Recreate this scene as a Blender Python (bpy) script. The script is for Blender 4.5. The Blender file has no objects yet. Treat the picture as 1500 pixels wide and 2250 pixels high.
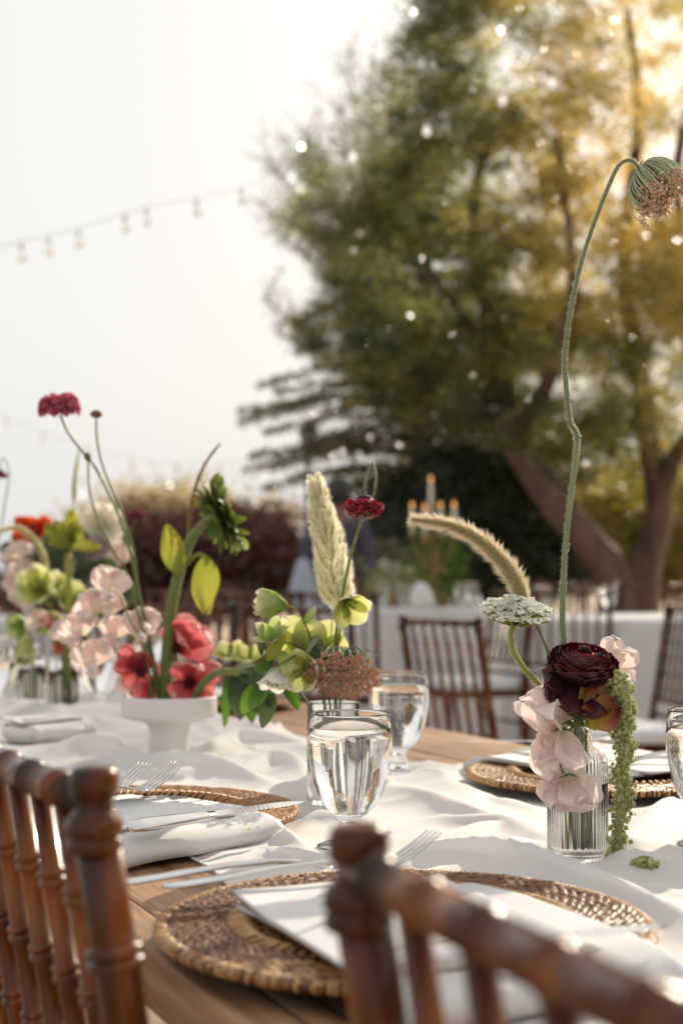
import bpy, math, random
import numpy as np
from mathutils import Vector, Matrix, noise

random.seed(7)
rng = np.random.default_rng(7)
SC = bpy.context.scene
COL = SC.collection
R = math.radians

# ---------------------------------------------------------------- camera, sky, sun, exposure
CAM_H = 1.013          # metres above the terrace
PITCH = math.atan(160 / 3125)
cam_data = bpy.data.cameras.new("camera")
cam = bpy.data.objects.new("camera", cam_data)
COL.objects.link(cam)
cam.location = (0, 0, CAM_H)
cam.rotation_euler = (R(90) + PITCH, 0, 0)
cam_data.lens = 50
cam_data.sensor_fit = 'VERTICAL'
cam_data.sensor_height = 36
cam_data.clip_start = 0.02
cam_data.clip_end = 2000
cam_data.dof.use_dof = True
cam_data.dof.focus_distance = 1.27
cam_data.dof.aperture_fstop = 5.1
SC.camera = cam

SUN_AZ, SUN_EL = 30.0, 27.0      # degrees, azimuth from +Y towards +X
world = bpy.data.worlds.new("World")
SC.world = world
world.use_nodes = True
wt = world.node_tree
wt.nodes.clear()
w_out = wt.nodes.new('ShaderNodeOutputWorld')
w_bg = wt.nodes.new('ShaderNodeBackground')
w_sky = wt.nodes.new('ShaderNodeTexSky')
w_sky.sky_type = 'NISHITA'
w_sky.sun_disc = False
w_sky.sun_elevation = R(SUN_EL)
w_sky.sun_rotation = R(SUN_AZ)
w_sky.air_density = 1.0
w_sky.dust_density = 9.0
w_sky.ozone_density = 1.0
# thin even high cloud in front of the blue: the clear sky is mixed with a pale veil
w_mix = wt.nodes.new('ShaderNodeMix')
w_mix.data_type = 'RGBA'
w_mix.inputs['Factor'].default_value = 0.87
w_mix.inputs['B'].default_value = (5.22, 5.20, 5.10, 1)
wt.links.new(w_sky.outputs['Color'], w_mix.inputs['A'])
wt.links.new(w_mix.outputs['Result'], w_bg.inputs['Color'])
w_bg.inputs['Strength'].default_value = 0.125
wt.links.new(w_bg.outputs['Background'], w_out.inputs['Surface'])

sun_data = bpy.data.lights.new("sun", 'SUN')
sun_data.energy = 5.0
sun_data.angle = R(0.53)
sun_data.color = (1.0, 0.87, 0.68)
sun = bpy.data.objects.new("sun", sun_data)
COL.objects.link(sun)
_sd = Vector((math.sin(R(SUN_AZ)) * math.cos(R(SUN_EL)), math.cos(R(SUN_AZ)) * math.cos(R(SUN_EL)), math.sin(R(SUN_EL))))
sun.rotation_euler = _sd.to_track_quat('Z', 'Y').to_euler()
sun.location = (6, 10, 8)

SC.view_settings.view_transform = 'Standard'
SC.view_settings.look = 'None'
SC.view_settings.exposure = 0.47
SC.view_settings.gamma = 1.0
SC.view_settings.use_curve_mapping = False
SC.cycles.use_denoising = True
SC.cycles.max_bounces = 20
SC.cycles.transmission_bounces = 20
SC.cycles.transparent_max_bounces = 16
SC.cycles.sample_clamp_indirect = 6.0
SC.cycles.sample_clamp_direct = 0.0
SC.cycles.blur_glossy = 0.3

# ---------------------------------------------------------------- picking real positions
F = 3125.0
_cp, _sp = math.cos(PITCH), math.sin(PITCH)
def ray(px, py):
    x = (px - 750) / F; y = (1125 - py) / F
    # camera looks along +Y pitched up
    return Vector((x, _cp - y * _sp, _sp + y * _cp))
def P(px, py, d):
    r = ray(px, py)
    return Vector((0, 0, CAM_H)) + r * (d / r.y)
TZ = 0.770             # top of the long table
def T(px, py, z=None):
    z = TZ if z is None else z
    r = ray(px, py)
    return Vector((0, 0, CAM_H)) + r * ((z - CAM_H) / r.z)
def PP(pts, d0, d1=None):
    d1 = d0 if d1 is None else d1
    n = len(pts) - 1
    return [P(p[0], p[1], p[2] if len(p) > 2 else d0 + (d1 - d0) * i / max(n, 1)) for i, p in enumerate(pts)]
U = Vector((-0.42, 0.9075, 0)).normalized()     # along the long table, away from the camera
N = Vector((0.9075, 0.42, 0)).normalized()      # across it
def TN(s, t, z=None):
    v = U * s + N * t
    v.z = TZ if z is None else z
    return v

# ---------------------------------------------------------------- meshes
def crom(pts, sub=6):
    pts = [Vector(p) for p in pts]
    if len(pts) < 3: 
        return [pts[0].lerp(pts[1], i / sub) for i in range(sub + 1)] if len(pts) == 2 else pts
    out = []
    q = [pts[0] * 2 - pts[1]] + pts + [pts[-1] * 2 - pts[-2]]
    for i in range(1, len(q) - 2):
        p0, p1, p2, p3 = q[i - 1], q[i], q[i + 1], q[i + 2]
        for k in range(sub):
            t = k / sub
            out.append(0.5 * ((2 * p1) + (p2 - p0) * t + (2 * p0 - 5 * p1 + 4 * p2 - p3) * t * t + (3 * p1 - p0 - 3 * p2 + p3) * t ** 3))
    out.append(pts[-1].copy())
    return out
def frames(pts):
    n = len(pts); fr = []
    tan = []
    for i in range(n):
        a = pts[max(i - 1, 0)]; b = pts[min(i + 1, n - 1)]
        d = (b - a)
        tan.append(d.normalized() if d.length > 1e-9 else Vector((0, 0, 1)))
    ref = Vector((0, 0, 1)) if abs(tan[0].z) < 0.9 else Vector((1, 0, 0))
    x = tan[0].cross(ref).normalized()
    for i in range(n):
        t = tan[i]
        x = x - t * x.dot(t)
        x = x.normalized() if x.length > 1e-6 else t.orthogonal().normalized()
        y = t.cross(x)
        fr.append((x.copy(), y, t))
    return fr
def frame(o, y, z):
    """matrix at o: local +Y along y, local +Z near z"""
    y = Vector(y).normalized(); z = Vector(z)
    x = y.cross(z)
    x = x.normalized() if x.length > 1e-6 else y.orthogonal().normalized()
    z = x.cross(y)
    m = Matrix((x, y, z)).transposed().to_4x4()
    m.translation = Vector(o)
    return m
class MB:
    def __init__(s):
        s.v = []; s.f = []; s.t = []; s.u = {}
    def add(s, vs, fs, ts=0.0):
        b = len(s.v)
        s.v.extend([tuple(v) for v in vs])
        s.f.extend([tuple(i + b for i in f) for f in fs])
        s.t.extend(ts if isinstance(ts, (list, tuple)) else [ts] * len(vs))
        return s
    def tube(s, pts, rad, n=8, t=(0, 1), cap=True, flat=1.0):
        pts = [Vector(p) for p in pts]
        m = len(pts); fr = frames(pts); vs = []; ts = []
        for i in range(m):
            r = rad[i] if isinstance(rad, (list, tuple)) else rad
            x, y, _ = fr[i]
            for k in range(n):
                a = 2 * math.pi * k / n
                vs.append(pts[i] + x * (r * math.cos(a)) + y * (r * flat * math.sin(a)))
                ts.append(t[0] + (t[1] - t[0]) * i / (m - 1))
        fs = [(i * n + k, i * n + (k + 1) % n, (i + 1) * n + (k + 1) % n, (i + 1) * n + k) for i in range(m - 1) for k in range(n)]
        if cap:
            fs.append(tuple(range(n - 1, -1, -1))); fs.append(tuple((m - 1) * n + k for k in range(n)))
        return s.add(vs, fs, ts)
    def lathe(s, prof, n=32, c=(0, 0, 0), axis=None, rib=None, t=None):
        c = Vector(c)
        M = Matrix.Translation(c) if axis is None else (Matrix.Translation(c) @ Vector((0, 0, 1)).rotation_difference(Vector(axis)).to_matrix().to_4x4())
        vs = []; fs = []; ts = []; m = len(prof)
        for i, (r, z) in enumerate(prof):
            for k in range(n):
                a = 2 * math.pi * k / n
                rr = r * (1 + (rib(a, z) if rib else 0))
                vs.append(M @ Vector((rr * math.cos(a), rr * math.sin(a), z)))
                ts.append(i / (m - 1) if t is None else t[i])
        for i in range(m - 1):
            for k in range(n):
                fs.append((i * n + k, i * n + (k + 1) % n, (i + 1) * n + (k + 1) % n, (i + 1) * n + k))
        if prof[0][0] > 1e-6: fs.append(tuple(range(n - 1, -1, -1)))
        if prof[-1][0] > 1e-6: fs.append(tuple((m - 1) * n + k for k in range(n)))
        return s.add(vs, fs, ts)
    def box(s, c, size, M=None, t=0.0):
        M = M or Matrix()
        c = Vector(c); x, y, z = [d / 2 for d in size]
        vs = [M @ (c + Vector((a * x, b * y, e * z))) for e in (-1, 1) for b in (-1, 1) for a in (-1, 1)]
        fs = [(0, 2, 3, 1), (4, 5, 7, 6), (0, 1, 5, 4), (2, 6, 7, 3), (0, 4, 6, 2), (1, 3, 7, 5)]
        return s.add(vs, fs, t)
    def ball(s, c, r, n=8, m=6, sc=(1, 1, 1), M=None, t=0.5):
        c = Vector(c); vs = []; fs = []
        for i in range(m + 1):
            th = math.pi * i / m
            for k in range(n):
                a = 2 * math.pi * k / n
                v = Vector((math.sin(th) * math.cos(a) * sc[0], math.sin(th) * math.sin(a) * sc[1], math.cos(th) * sc[2])) * r
                vs.append(c + (M @ v if M else v))
        fs = [(i * n + k, i * n + (k + 1) % n, (i + 1) * n + (k + 1) % n, (i + 1) * n + k) for i in range(m) for k in range(n)]
        return s.add(vs, fs, t)
    def petal(s, M, L, W, nu=7, nv=8, cup=0.2, curl=0.4, ruf=0.0, rk=3.0, base=0.25, tip=0.6, seed=0.0, point=0.0, notch=0.0):
        """blade: local Y along, X across, Z normal"""
        vs = []; ts = []
        rs = random.Random(int(seed * 977) + 5)
        ph = rs.uniform(0, 6); ph2 = rs.uniform(0, 6)
        for j in range(nv + 1):
            v = j / nv
            w = (base + (1 - base) * math.sin(math.pi * min(v ** 0.8, 1) * 0.62) ) * W
            k = max(0.0, (v - tip) / (1 - tip))
            w *= math.sqrt(max(1 - k ** (2.2 - point), 0.0)) if v < 1 else 0.12
            ang = curl * v
            if abs(curl) > 1e-4:
                yy = L * math.sin(ang) / curl; zz = L * (1 - math.cos(ang)) / curl
            else: yy = L * v; zz = 0
            for i in range(nu + 1):
                u = 2 * i / nu - 1
                x = u * w
                z = zz + cup * W * (u * u) * math.sin(math.pi * min(v + .15, 1) * .8)
                z += ruf * W * v * v * (.35 + abs(u) ** 0.6) * math.sin(rk * u * 2 + ph + v * 2.2) + ruf * W * .9 * v ** 3 * math.sin(rk * 3.1 * u + ph2)
                z += ruf * W * .30 * v ** 5 * math.sin(rk * 6.1 * u + ph2 * 3)
                y = yy + ruf * L * .03 * v ** 4 * math.sin(rk * 7.3 * u + ph) + ruf * L * .10 * v * v * math.sin(rk * 2.3 * u + ph)
                y -= notch * L * v ** 4 * math.exp(-(u / .35) ** 2)
                x *= 1 + ruf * .35 * v * math.sin(v * 9 + ph2 + (0 if u > 0 else 1.7))
                vs.append(M @ Vector((x, y, z)))
                ts.append(v)
        fs = [(j * (nu + 1) + i, j * (nu + 1) + i + 1, (j + 1) * (nu + 1) + i + 1, (j + 1) * (nu + 1) + i) for j in range(nv) for i in range(nu)]
        b0_ = len(s.v)
        for q in range(len(vs)): s.u[b0_ + q] = 2 * (q % (nu + 1)) / nu - 1
        return s.add(vs, fs, ts)
    def hairs(s, base, dirs, length, width, t=(0, 1)):
        """numpy arrays of tapered single-triangle hairs"""
        n = len(base)
        side = np.cross(dirs, rng.normal(size=(n, 3)))
        side /= np.linalg.norm(side, axis=1)[:, None] + 1e-9
        a = base - side * width[:, None] / 2; b = base + side * width[:, None] / 2
        c = base + dirs * length[:, None]
        vs = np.stack([a, b, c], 1).reshape(-1, 3)
        k = len(s.v)
        s.v.extend(map(tuple, vs.tolist()))
        s.f.extend([(k + 3 * i, k + 3 * i + 1, k + 3 * i + 2) for i in range(n)])
        s.t.extend([t[0], t[0], t[1]] * n)
        return s
    def mesh(s, name, mat, off=Vector((0, 0, 0)), smooth=True):
        me = bpy.data.meshes.new(name)
        co = np.array(s.v, dtype=np.float32).reshape(-1, 3) - np.array(off, dtype=np.float32)
        me.from_pydata(co.tolist(), [], s.f)
        if smooth: me.polygons.foreach_set('use_smooth', [True] * len(me.polygons))
        at = me.attributes.new('t', 'FLOAT', 'POINT')
        at.data.foreach_set('value', np.array(s.t, dtype=np.float32))
        if s.u:
            au = me.attributes.new('u', 'FLOAT', 'POINT'); uu = np.zeros(len(s.v), dtype=np.float32)
            uu[list(s.u.keys())] = list(s.u.values()); au.data.foreach_set('value', uu)
        if mat: me.materials.append(mat)
        me.update()
        return me
    def build(s, name, mat, parent=None, smooth=True):
        me = s.mesh(name, mat, wloc(parent), smooth)
        return place(me, name, parent)
def wloc(o):
    v = Vector((0, 0, 0))
    while o is not None:
        v += o.location; o = o.parent
    return v
def place(me, name, parent=None, M=None):
    o = bpy.data.objects.new(name, me)
    COL.objects.link(o)
    if parent: o.parent = parent
    if M is not None:
        M = M.copy(); M.translation -= wloc(parent)
        o.matrix_basis = M
    return o
def tag(o, label=None, cat=None, group=None, kind=None):
    if label: o['label'] = label
    if cat: o['category'] = cat
    if group: o['group'] = group
    if kind: o['kind'] = kind
    return o
def thing(name, label, cat, loc, group=None, rz=0.0):
    o = bpy.data.objects.new(name, None)
    o.empty_display_size = 0.05
    COL.objects.link(o)
    o.location = Vector(loc); o.rotation_euler = (0, 0, rz)
    return tag(o, label, cat, group)
KIDS = {}
def copy_tree(o, parent=None, kids=None):
    if kids is None:
        kids = {}
        for q in COL.objects:
            if q.parent: kids.setdefault(q.parent.name, []).append(q)
    c = o.copy(); COL.objects.link(c)
    if parent: c.parent = parent
    for ch in kids.get(o.name, []): copy_tree(ch, c, kids)
    return c

# ---------------------------------------------------------------- materials
def new_mat(name):
    m = bpy.data.materials.new(name); m.use_nodes = True
    nt = m.node_tree; nt.nodes.clear()
    out = nt.nodes.new('ShaderNodeOutputMaterial')
    return m, nt, out
def nd(nt, typ, **kw):
    n = nt.nodes.new(typ)
    for k, v in kw.items():
        if k in n.inputs: n.inputs[k].default_value = v
        else: setattr(n, k, v)
    return n
def ramp(nt, stops, fac):
    r = nt.nodes.new('ShaderNodeValToRGB')
    e = r.color_ramp.elements
    while len(e) < len(stops): e.new(0.5)
    for i, (p, c) in enumerate(stops):
        e[i].position = p; e[i].color = (*c, 1)
    nt.links.new(fac, r.inputs['Fac'])
    return r
def petal_mat(name, stops, trans=0.45, rough=0.55, var=0.25, scale=60.0, sat=1.25, spec=0.3, bump=0.0, tgain=1.0, vein=0.0):
    """thin living tissue: diffuse + light coming through; colour runs from base (t=0) to tip (t=1)"""
    m, nt, out = new_mat(name)
    at = nd(nt, 'ShaderNodeAttribute', attribute_name='t')
    tc = nt.nodes.new('ShaderNodeTexCoord')
    no = nd(nt, 'ShaderNodeTexNoise', Scale=scale, Detail=3.0)
    nt.links.new(tc.outputs['Object'], no.inputs['Vector'])
    ad = nd(nt, 'ShaderNodeMath', operation='MULTIPLY_ADD')
    nt.links.new(no.outputs['Fac'], ad.inputs[0]); ad.inputs[1].default_value = var
    sb = nd(nt, 'ShaderNodeMath', operation='SUBTRACT'); nt.links.new(at.outputs['Fac'], sb.inputs[0]); sb.inputs[1].default_value = var * .5
    nt.links.new(sb.outputs[0], ad.inputs[2])
    fac_ = ad.outputs[0]; vn = None
    if vein:
        au = nd(nt, 'ShaderNodeAttribute', attribute_name='u'); ay = nd(nt, 'ShaderNodeMath', operation='ABSOLUTE'); nt.links.new(au.outputs['Fac'], ay.inputs[0])
        oi = nt.nodes.new('ShaderNodeObjectInfo'); cb = nt.nodes.new('ShaderNodeCombineXYZ')
        nt.links.new(au.outputs['Fac'], cb.inputs['X']); mu = nd(nt, 'ShaderNodeMath', operation='MULTIPLY'); mu.inputs[1].default_value = 0.12
        nt.links.new(at.outputs['Fac'], mu.inputs[0]); nt.links.new(mu.outputs[0], cb.inputs['Y']); nt.links.new(oi.outputs['Random'], cb.inputs['Z'])
        vn = nd(nt, 'ShaderNodeTexNoise', Scale=9.0, Detail=4.0, Roughness=0.7); nt.links.new(cb.outputs[0], vn.inputs['Vector'])
        m1 = nd(nt, 'ShaderNodeMath', operation='MULTIPLY_ADD'); m1.inputs[1].default_value = vein; nt.links.new(vn.outputs['Fac'], m1.inputs[0])
        m2 = nd(nt, 'ShaderNodeMath', operation='SUBTRACT'); m2.inputs[1].default_value = vein * .5; nt.links.new(fac_, m2.inputs[0]); nt.links.new(m2.outputs[0], m1.inputs[2])
        fac_ = m1.outputs[0]
    rp = ramp(nt, stops, fac_)
    pb = nd(nt, 'ShaderNodeBsdfPrincipled', Roughness=rough)
    pb.inputs['Specular IOR Level'].default_value = spec
    nt.links.new(rp.outputs['Color'], pb.inputs['Base Color'])
    if vein:
        bv = nd(nt, 'ShaderNodeBump', Strength=0.35, Distance=0.0008); nt.links.new(vn.outputs['Fac'], bv.inputs['Height'])
        nt.links.new(bv.outputs['Normal'], pb.inputs['Normal'])
    tr = nt.nodes.new('ShaderNodeBsdfTranslucent')
    hs = nd(nt, 'ShaderNodeHueSaturation', Saturation=sat, Value=tgain)
    nt.links.new(rp.outputs['Color'], hs.inputs['Color'])
    nt.links.new(hs.outputs['Color'], tr.inputs['Color'])
    if bump and not vein:
        bp = nd(nt, 'ShaderNodeBump', Strength=bump, Distance=0.001)
        n2 = nd(nt, 'ShaderNodeTexNoise', Scale=scale * 4, Detail=2.0)
        nt.links.new(tc.outputs['Object'], n2.inputs['Vector'])
        nt.links.new(n2.outputs['Fac'], bp.inputs['Height'])
        nt.links.new(bp.outputs['Normal'], pb.inputs['Normal'])
    mx = nd(nt, 'ShaderNodeMixShader', Fac=trans)
    nt.links.new(pb.outputs[0], mx.inputs[1]); nt.links.new(tr.outputs[0], mx.inputs[2])
    nt.links.new(mx.outputs[0], out.inputs['Surface'])
    return m
def solid_mat(name, stops, rough=0.5, scale=12.0, stretch=(1, 1, 1), metal=0.0, spec=0.5, bump=0.0, bscale=60.0, coat=0.0, detail=6.0, rvar=0.0, dist=0.002, rand=0.0):
    m, nt, out = new_mat(name)
    tc = nt.nodes.new('ShaderNodeTexCoord')
    mp = nd(nt, 'ShaderNodeMapping'); mp.inputs['Scale'].default_value = stretch
    nt.links.new(tc.outputs['Object'], mp.inputs['Vector'])
    no = nd(nt, 'ShaderNodeTexNoise', Scale=scale, Detail=detail, Roughness=0.62)
    nt.links.new(mp.outputs[0], no.inputs['Vector'])
    fac = no.outputs['Fac']
    if rand:
        oi = nt.nodes.new('ShaderNodeObjectInfo')
        ma = nd(nt, 'ShaderNodeMath', operation='MULTIPLY_ADD'); ma.inputs[1].default_value = rand
        nt.links.new(oi.outputs['Random'], ma.inputs[0])
        s2 = nd(nt, 'ShaderNodeMath', operation='SUBTRACT'); s2.inputs[1].default_value = rand / 2
        nt.links.new(fac, s2.inputs[0]); nt.links.new(s2.outputs[0], ma.inputs[2])
        fac = ma.outputs[0]
    rp = ramp(nt, stops, fac)
    pb = nd(nt, 'ShaderNodeBsdfPrincipled', Roughness=rough, Metallic=metal)
    pb.inputs['Specular IOR Level'].default_value = spec
    pb.inputs['Coat Weight'].default_value = coat
    pb.inputs['Coat Roughness'].default_value = 0.08
    nt.links.new(rp.outputs['Color'], pb.inputs['Base Color'])
    if rvar:
        mr = nd(nt, 'ShaderNodeMapRange'); mr.inputs['To Min'].default_value = rough - rvar; mr.inputs['To Max'].default_value = rough + rvar
        nt.links.new(no.outputs['Fac'], mr.inputs['Value']); nt.links.new(mr.outputs[0], pb.inputs['Roughness'])
    if bump:
        n2 = nd(nt, 'ShaderNodeTexNoise', Scale=bscale, Detail=4.0)
        nt.links.new(mp.outputs[0], n2.inputs['Vector'])
        bp = nd(nt, 'ShaderNodeBump', Strength=bump, Distance=dist)
        nt.links.new(n2.outputs['Fac'], bp.inputs['Height']); nt.links.new(bp.outputs['Normal'], pb.inputs['Normal'])
    nt.links.new(pb.outputs[0], out.inputs['Surface'])
    return m
def glass_mat(name, tint=(1, 1, 1), ior=1.5, rough=0.0):
    m, nt, out = new_mat(name)
    g = nd(nt, 'ShaderNodeBsdfPrincipled', Roughness=rough, IOR=ior)
    g.inputs['Base Color'].default_value = (*tint, 1)
    g.inputs['Transmission Weight'].default_value = 1.0
    nt.links.new(g.outputs[0], out.inputs['Surface'])
    return m
def cloth_mat(name, col, trans=0.35, clear=0.0, weave=900.0, bump=0.25, rough=0.85):
    m, nt, out = new_mat(name)
    tc = nt.nodes.new('ShaderNodeTexCoord')
    no = nd(nt, 'ShaderNodeTexNoise', Scale=9.0, Detail=4.0); nt.links.new(tc.outputs['Object'], no.inputs['Vector'])
    c2 = tuple(c * 0.93 for c in col)
    rp = ramp(nt, [(0.3, c2), (0.7, col)], no.outputs['Fac'])
    pb = nd(nt, 'ShaderNodeBsdfPrincipled', Roughness=rough)
    pb.inputs['Sheen Weight'].default_value = 0.2
    pb.inputs['Specular IOR Level'].default_value = 0.2
    nt.links.new(rp.outputs['Color'], pb.inputs['Base Color'])
    w1 = nd(nt, 'ShaderNodeTexWave', Scale=weave / 6.28, Distortion=0.6); w1.bands_direction = 'X'
    w2 = nd(nt, 'ShaderNodeTexWave', Scale=weave / 6.28, Distortion=0.6); w2.bands_direction = 'Y'
    for w in (w1, w2): nt.links.new(tc.outputs['Object'], w.inputs['Vector'])
    mm = nd(nt, 'ShaderNodeMath', operation='MAXIMUM'); nt.links.new(w1.outputs['Fac'], mm.inputs[0]); nt.links.new(w2.outputs['Fac'], mm.inputs[1])
    bp = nd(nt, 'ShaderNodeBump', Strength=bump, Distance=0.0004); nt.links.new(mm.outputs[0], bp.inputs['Height'])
    nt.links.new(bp.outputs['Normal'], pb.inputs['Normal'])
    tr = nt.nodes.new('ShaderNodeBsdfTranslucent'); nt.links.new(rp.outputs['Color'], tr.inputs['Color'])
    mx = nd(nt, 'ShaderNodeMixShader', Fac=trans)
    nt.links.new(pb.outputs[0], mx.inputs[1]); nt.links.new(tr.outputs[0], mx.inputs[2])
    last = mx
    if clear:
        tp = nt.nodes.new('ShaderNodeBsdfTransparent')
        m3 = nd(nt, 'ShaderNodeMixShader', Fac=clear)
        nt.links.new(mx.outputs[0], m3.inputs[1]); nt.links.new(tp.outputs[0], m3.inputs[2]); last = m3
    nt.links.new(last.outputs[0], out.inputs['Surface'])
    return m

def plank_mat():
    m, nt, out = new_mat('weathered_plank')
    tc = nt.nodes.new('ShaderNodeTexCoord'); oi = nt.nodes.new('ShaderNodeObjectInfo')
    mp = nd(nt, 'ShaderNodeMapping'); mp.inputs['Scale'].default_value = (1.0, 0.05, 1.0)
    ad = nd(nt, 'ShaderNodeVectorMath', operation='ADD')
    cb = nt.nodes.new('ShaderNodeCombineXYZ')
    mu = nd(nt, 'ShaderNodeMath', operation='MULTIPLY'); mu.inputs[1].default_value = 37.0
    nt.links.new(oi.outputs['Random'], mu.inputs[0]); nt.links.new(mu.outputs[0], cb.inputs['Y']); nt.links.new(mu.outputs[0], cb.inputs['X'])
    nt.links.new(tc.outputs['Object'], ad.inputs[0]); nt.links.new(cb.outputs[0], ad.inputs[1]); nt.links.new(ad.outputs[0], mp.inputs['Vector'])
    n1 = nd(nt, 'ShaderNodeTexNoise', Scale=75.0, Detail=7.0, Roughness=0.65, Distortion=0.5); nt.links.new(mp.outputs[0], n1.inputs['Vector'])
    n2 = nd(nt, 'ShaderNodeTexNoise', Scale=5.0, Detail=3.0); nt.links.new(ad.outputs[0], n2.inputs['Vector'])
    rp = ramp(nt, [(0.30, (0.085, 0.038, 0.018)), (0.42, (0.27, 0.145, 0.075)), (0.60, (0.42, 0.255, 0.145)), (0.8, (0.54, 0.37, 0.23))], n1.outputs['Fac'])
    r2 = ramp(nt, [(0.35, (0.72, 0.70, 0.70)), (0.7, (1.12, 1.08, 1.0))], n2.outputs['Fac'])
    mx = nd(nt, 'ShaderNodeMix', data_type='RGBA', blend_type='MULTIPLY'); mx.inputs['Factor'].default_value = 1
    nt.links.new(rp.outputs['Color'], mx.inputs['A']); nt.links.new(r2.outputs['Color'], mx.inputs['B'])
    pb = nd(nt, 'ShaderNodeBsdfPrincipled', Roughness=0.55); pb.inputs['Specular IOR Level'].default_value = 0.35
    nt.links.new(mx.outputs['Result'], pb.inputs['Base Color'])
    bp = nd(nt, 'ShaderNodeBump', Strength=0.5, Distance=0.0015); nt.links.new(n1.outputs['Fac'], bp.inputs['Height'])
    nt.links.new(bp.outputs['Normal'], pb.inputs['Normal'])
    nt.links.new(pb.outputs[0], out.inputs['Surface'])
    return m

M_ = {}
M_['plank'] = plank_mat()
M_['chair'] = solid_mat('fruitwood_lacquer', [(0.38, (0.016, 0.004, 0.001)), (0.53, (0.082, 0.020, 0.004)), (0.70, (0.33, 0.100, 0.017))], rough=0.28, scale=9, stretch=(3, 3, 0.35), spec=0.12, coat=0.38, bump=0.05, bscale=80, rvar=0.06)  # stain noise, its contrast widened to imitate lit and shaded wood
M_['chairfar'] = M_['chair']
M_['cushion'] = cloth_mat('cushion_cloth', (0.72, 0.72, 0.74), 0.05, weave=600)
M_['rattan'] = solid_mat('rattan', [(0.25, (0.12, 0.042, 0.013)), (0.5, (0.34, 0.165, 0.065)), (0.85, (0.55, 0.33, 0.15))], rough=0.46, scale=140, spec=0.4, rand=0.8, bump=0.1, bscale=300)
M_['core'] = solid_mat('gap_shade_core', [(0.3, (0.035, 0.014, 0.006)), (0.7, (0.09, 0.035, 0.012))], rough=0.5, scale=40, spec=0.3)  # darkened so the weave gaps read deeper: shade put into the colour
M_['cane'] = solid_mat('cane_core', [(0.3, (0.12, 0.045, 0.014)), (0.7, (0.28, 0.115, 0.035))], rough=0.35, scale=40, spec=0.5)
M_['runner'] = cloth_mat('chiffon', (0.90, 0.885, 0.875), 0.26, clear=0.12, weave=2200, bump=0.05, rough=0.7)
M_['napkin'] = cloth_mat('linen', (0.80, 0.79, 0.78), 0.10, weave=1500, bump=0.5)
M_['tcloth'] = cloth_mat('tablecloth_linen', (0.68, 0.665, 0.66), 0.12, weave=800, bump=0.1)
M_['ceramic'] = solid_mat('matte_ceramic', [(0.3, (0.70, 0.665, 0.64)), (0.7, (0.74, 0.71, 0.69))], rough=0.5, scale=8, spec=0.4)
M_['steel'] = solid_mat('polished_steel', [(0.3, (0.62, 0.61, 0.60)), (0.7, (0.72, 0.71, 0.70))], rough=0.16, scale=20, metal=1.0, rvar=0.05)
M_['glass'] = glass_mat('clear_glass', (1, 1, 1), 1.48)
M_['water'] = glass_mat('water', (1, 1, 1), 1.33)
M_['vwater'] = glass_mat('stem_water', (0.93, 0.97, 0.84), 1.33)

# ================================================================ THE SETTING
def gz(x, y):
    a = min(max((y - 3.5) / 5.0, 0), 1); a = a * a * (3 - 2 * a)
    b = min(max((y - 9.0) / 8.0, 0), 1); b = b * b * (3 - 2 * b)
    return 0.11 * a + 0.14 * b
M_['terrace'] = solid_mat('pale_gravel', [(0.3, (0.36, 0.27, 0.19)), (0.55, (0.47, 0.37, 0.28)), (0.8, (0.56, 0.46, 0.36))], rough=0.9, scale=3, bump=0.4, bscale=120, dist=0.01)
xs = [-400, -120, -40, -20, -12] + [-8 + i * 0.8 for i in range(21)] + [12, 20, 40, 120, 400]
ys = [-60, -15, -5] + [-2 + i * 0.8 for i in range(28)] + [25, 35, 60, 150, 500, 1200]
vs = [(x, y, gz(x, y)) for y in ys for x in xs]
nx = len(xs)
fs = [(j * nx + i, j * nx + i + 1, (j + 1) * nx + i + 1, (j + 1) * nx + i) for j in range(len(ys) - 1) for i in range(nx - 1)]
gm = MB().add(vs, fs).build('ground', M_['terrace']); tag(gm, kind='structure')

def fast_mesh(name, V, quads, t, mat, off=(0, 0, 0)):
    me = bpy.data.meshes.new(name)
    V = (V - np.array(off)).astype(np.float32)
    nq = len(quads); k = quads.shape[1]
    me.vertices.add(len(V)); me.vertices.foreach_set('co', V.ravel())
    me.loops.add(nq * k); me.loops.foreach_set('vertex_index', quads.astype(np.int32).ravel())
    me.polygons.add(nq)
    me.polygons.foreach_set('loop_start', np.arange(0, nq * k, k, dtype=np.int32))
    at = me.attributes.new('t', 'FLOAT', 'POINT'); at.data.foreach_set('value', t.astype(np.float32))
    me.materials.append(mat)
    me.update(calc_edges=True)
    return me
def leaves(c, size, t, flat=0.3, asp=0.5, dirs=None):
    """one leaf (a folded diamond of two triangles as a quad) at every point of c"""
    n = len(c)
    d = rng.normal(size=(n, 3)) if dirs is None else dirs + rng.normal(size=(n, 3)) * 0.35
    d /= np.linalg.norm(d, axis=1)[:, None]
    w = np.cross(d, rng.normal(size=(n, 3))); w /= np.linalg.norm(w, axis=1)[:, None] + 1e-9
    nn = np.cross(d, w)
    s = size * rng.uniform(0.6, 1.35, n)
    a = c - d * s[:, None] * .5
    b = c + w * (s * asp * .5)[:, None] + nn * (s * .08)[:, None]
    e = c + d * s[:, None] * .5
    f = c - w * (s * asp * .5)[:, None] + nn * (s * .08)[:, None]
    V = np.stack([a, b, e, f], 1).reshape(-1, 3)
    Q = np.arange(4 * n).reshape(-1, 4)
    return V, Q, np.repeat(t, 4)
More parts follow.
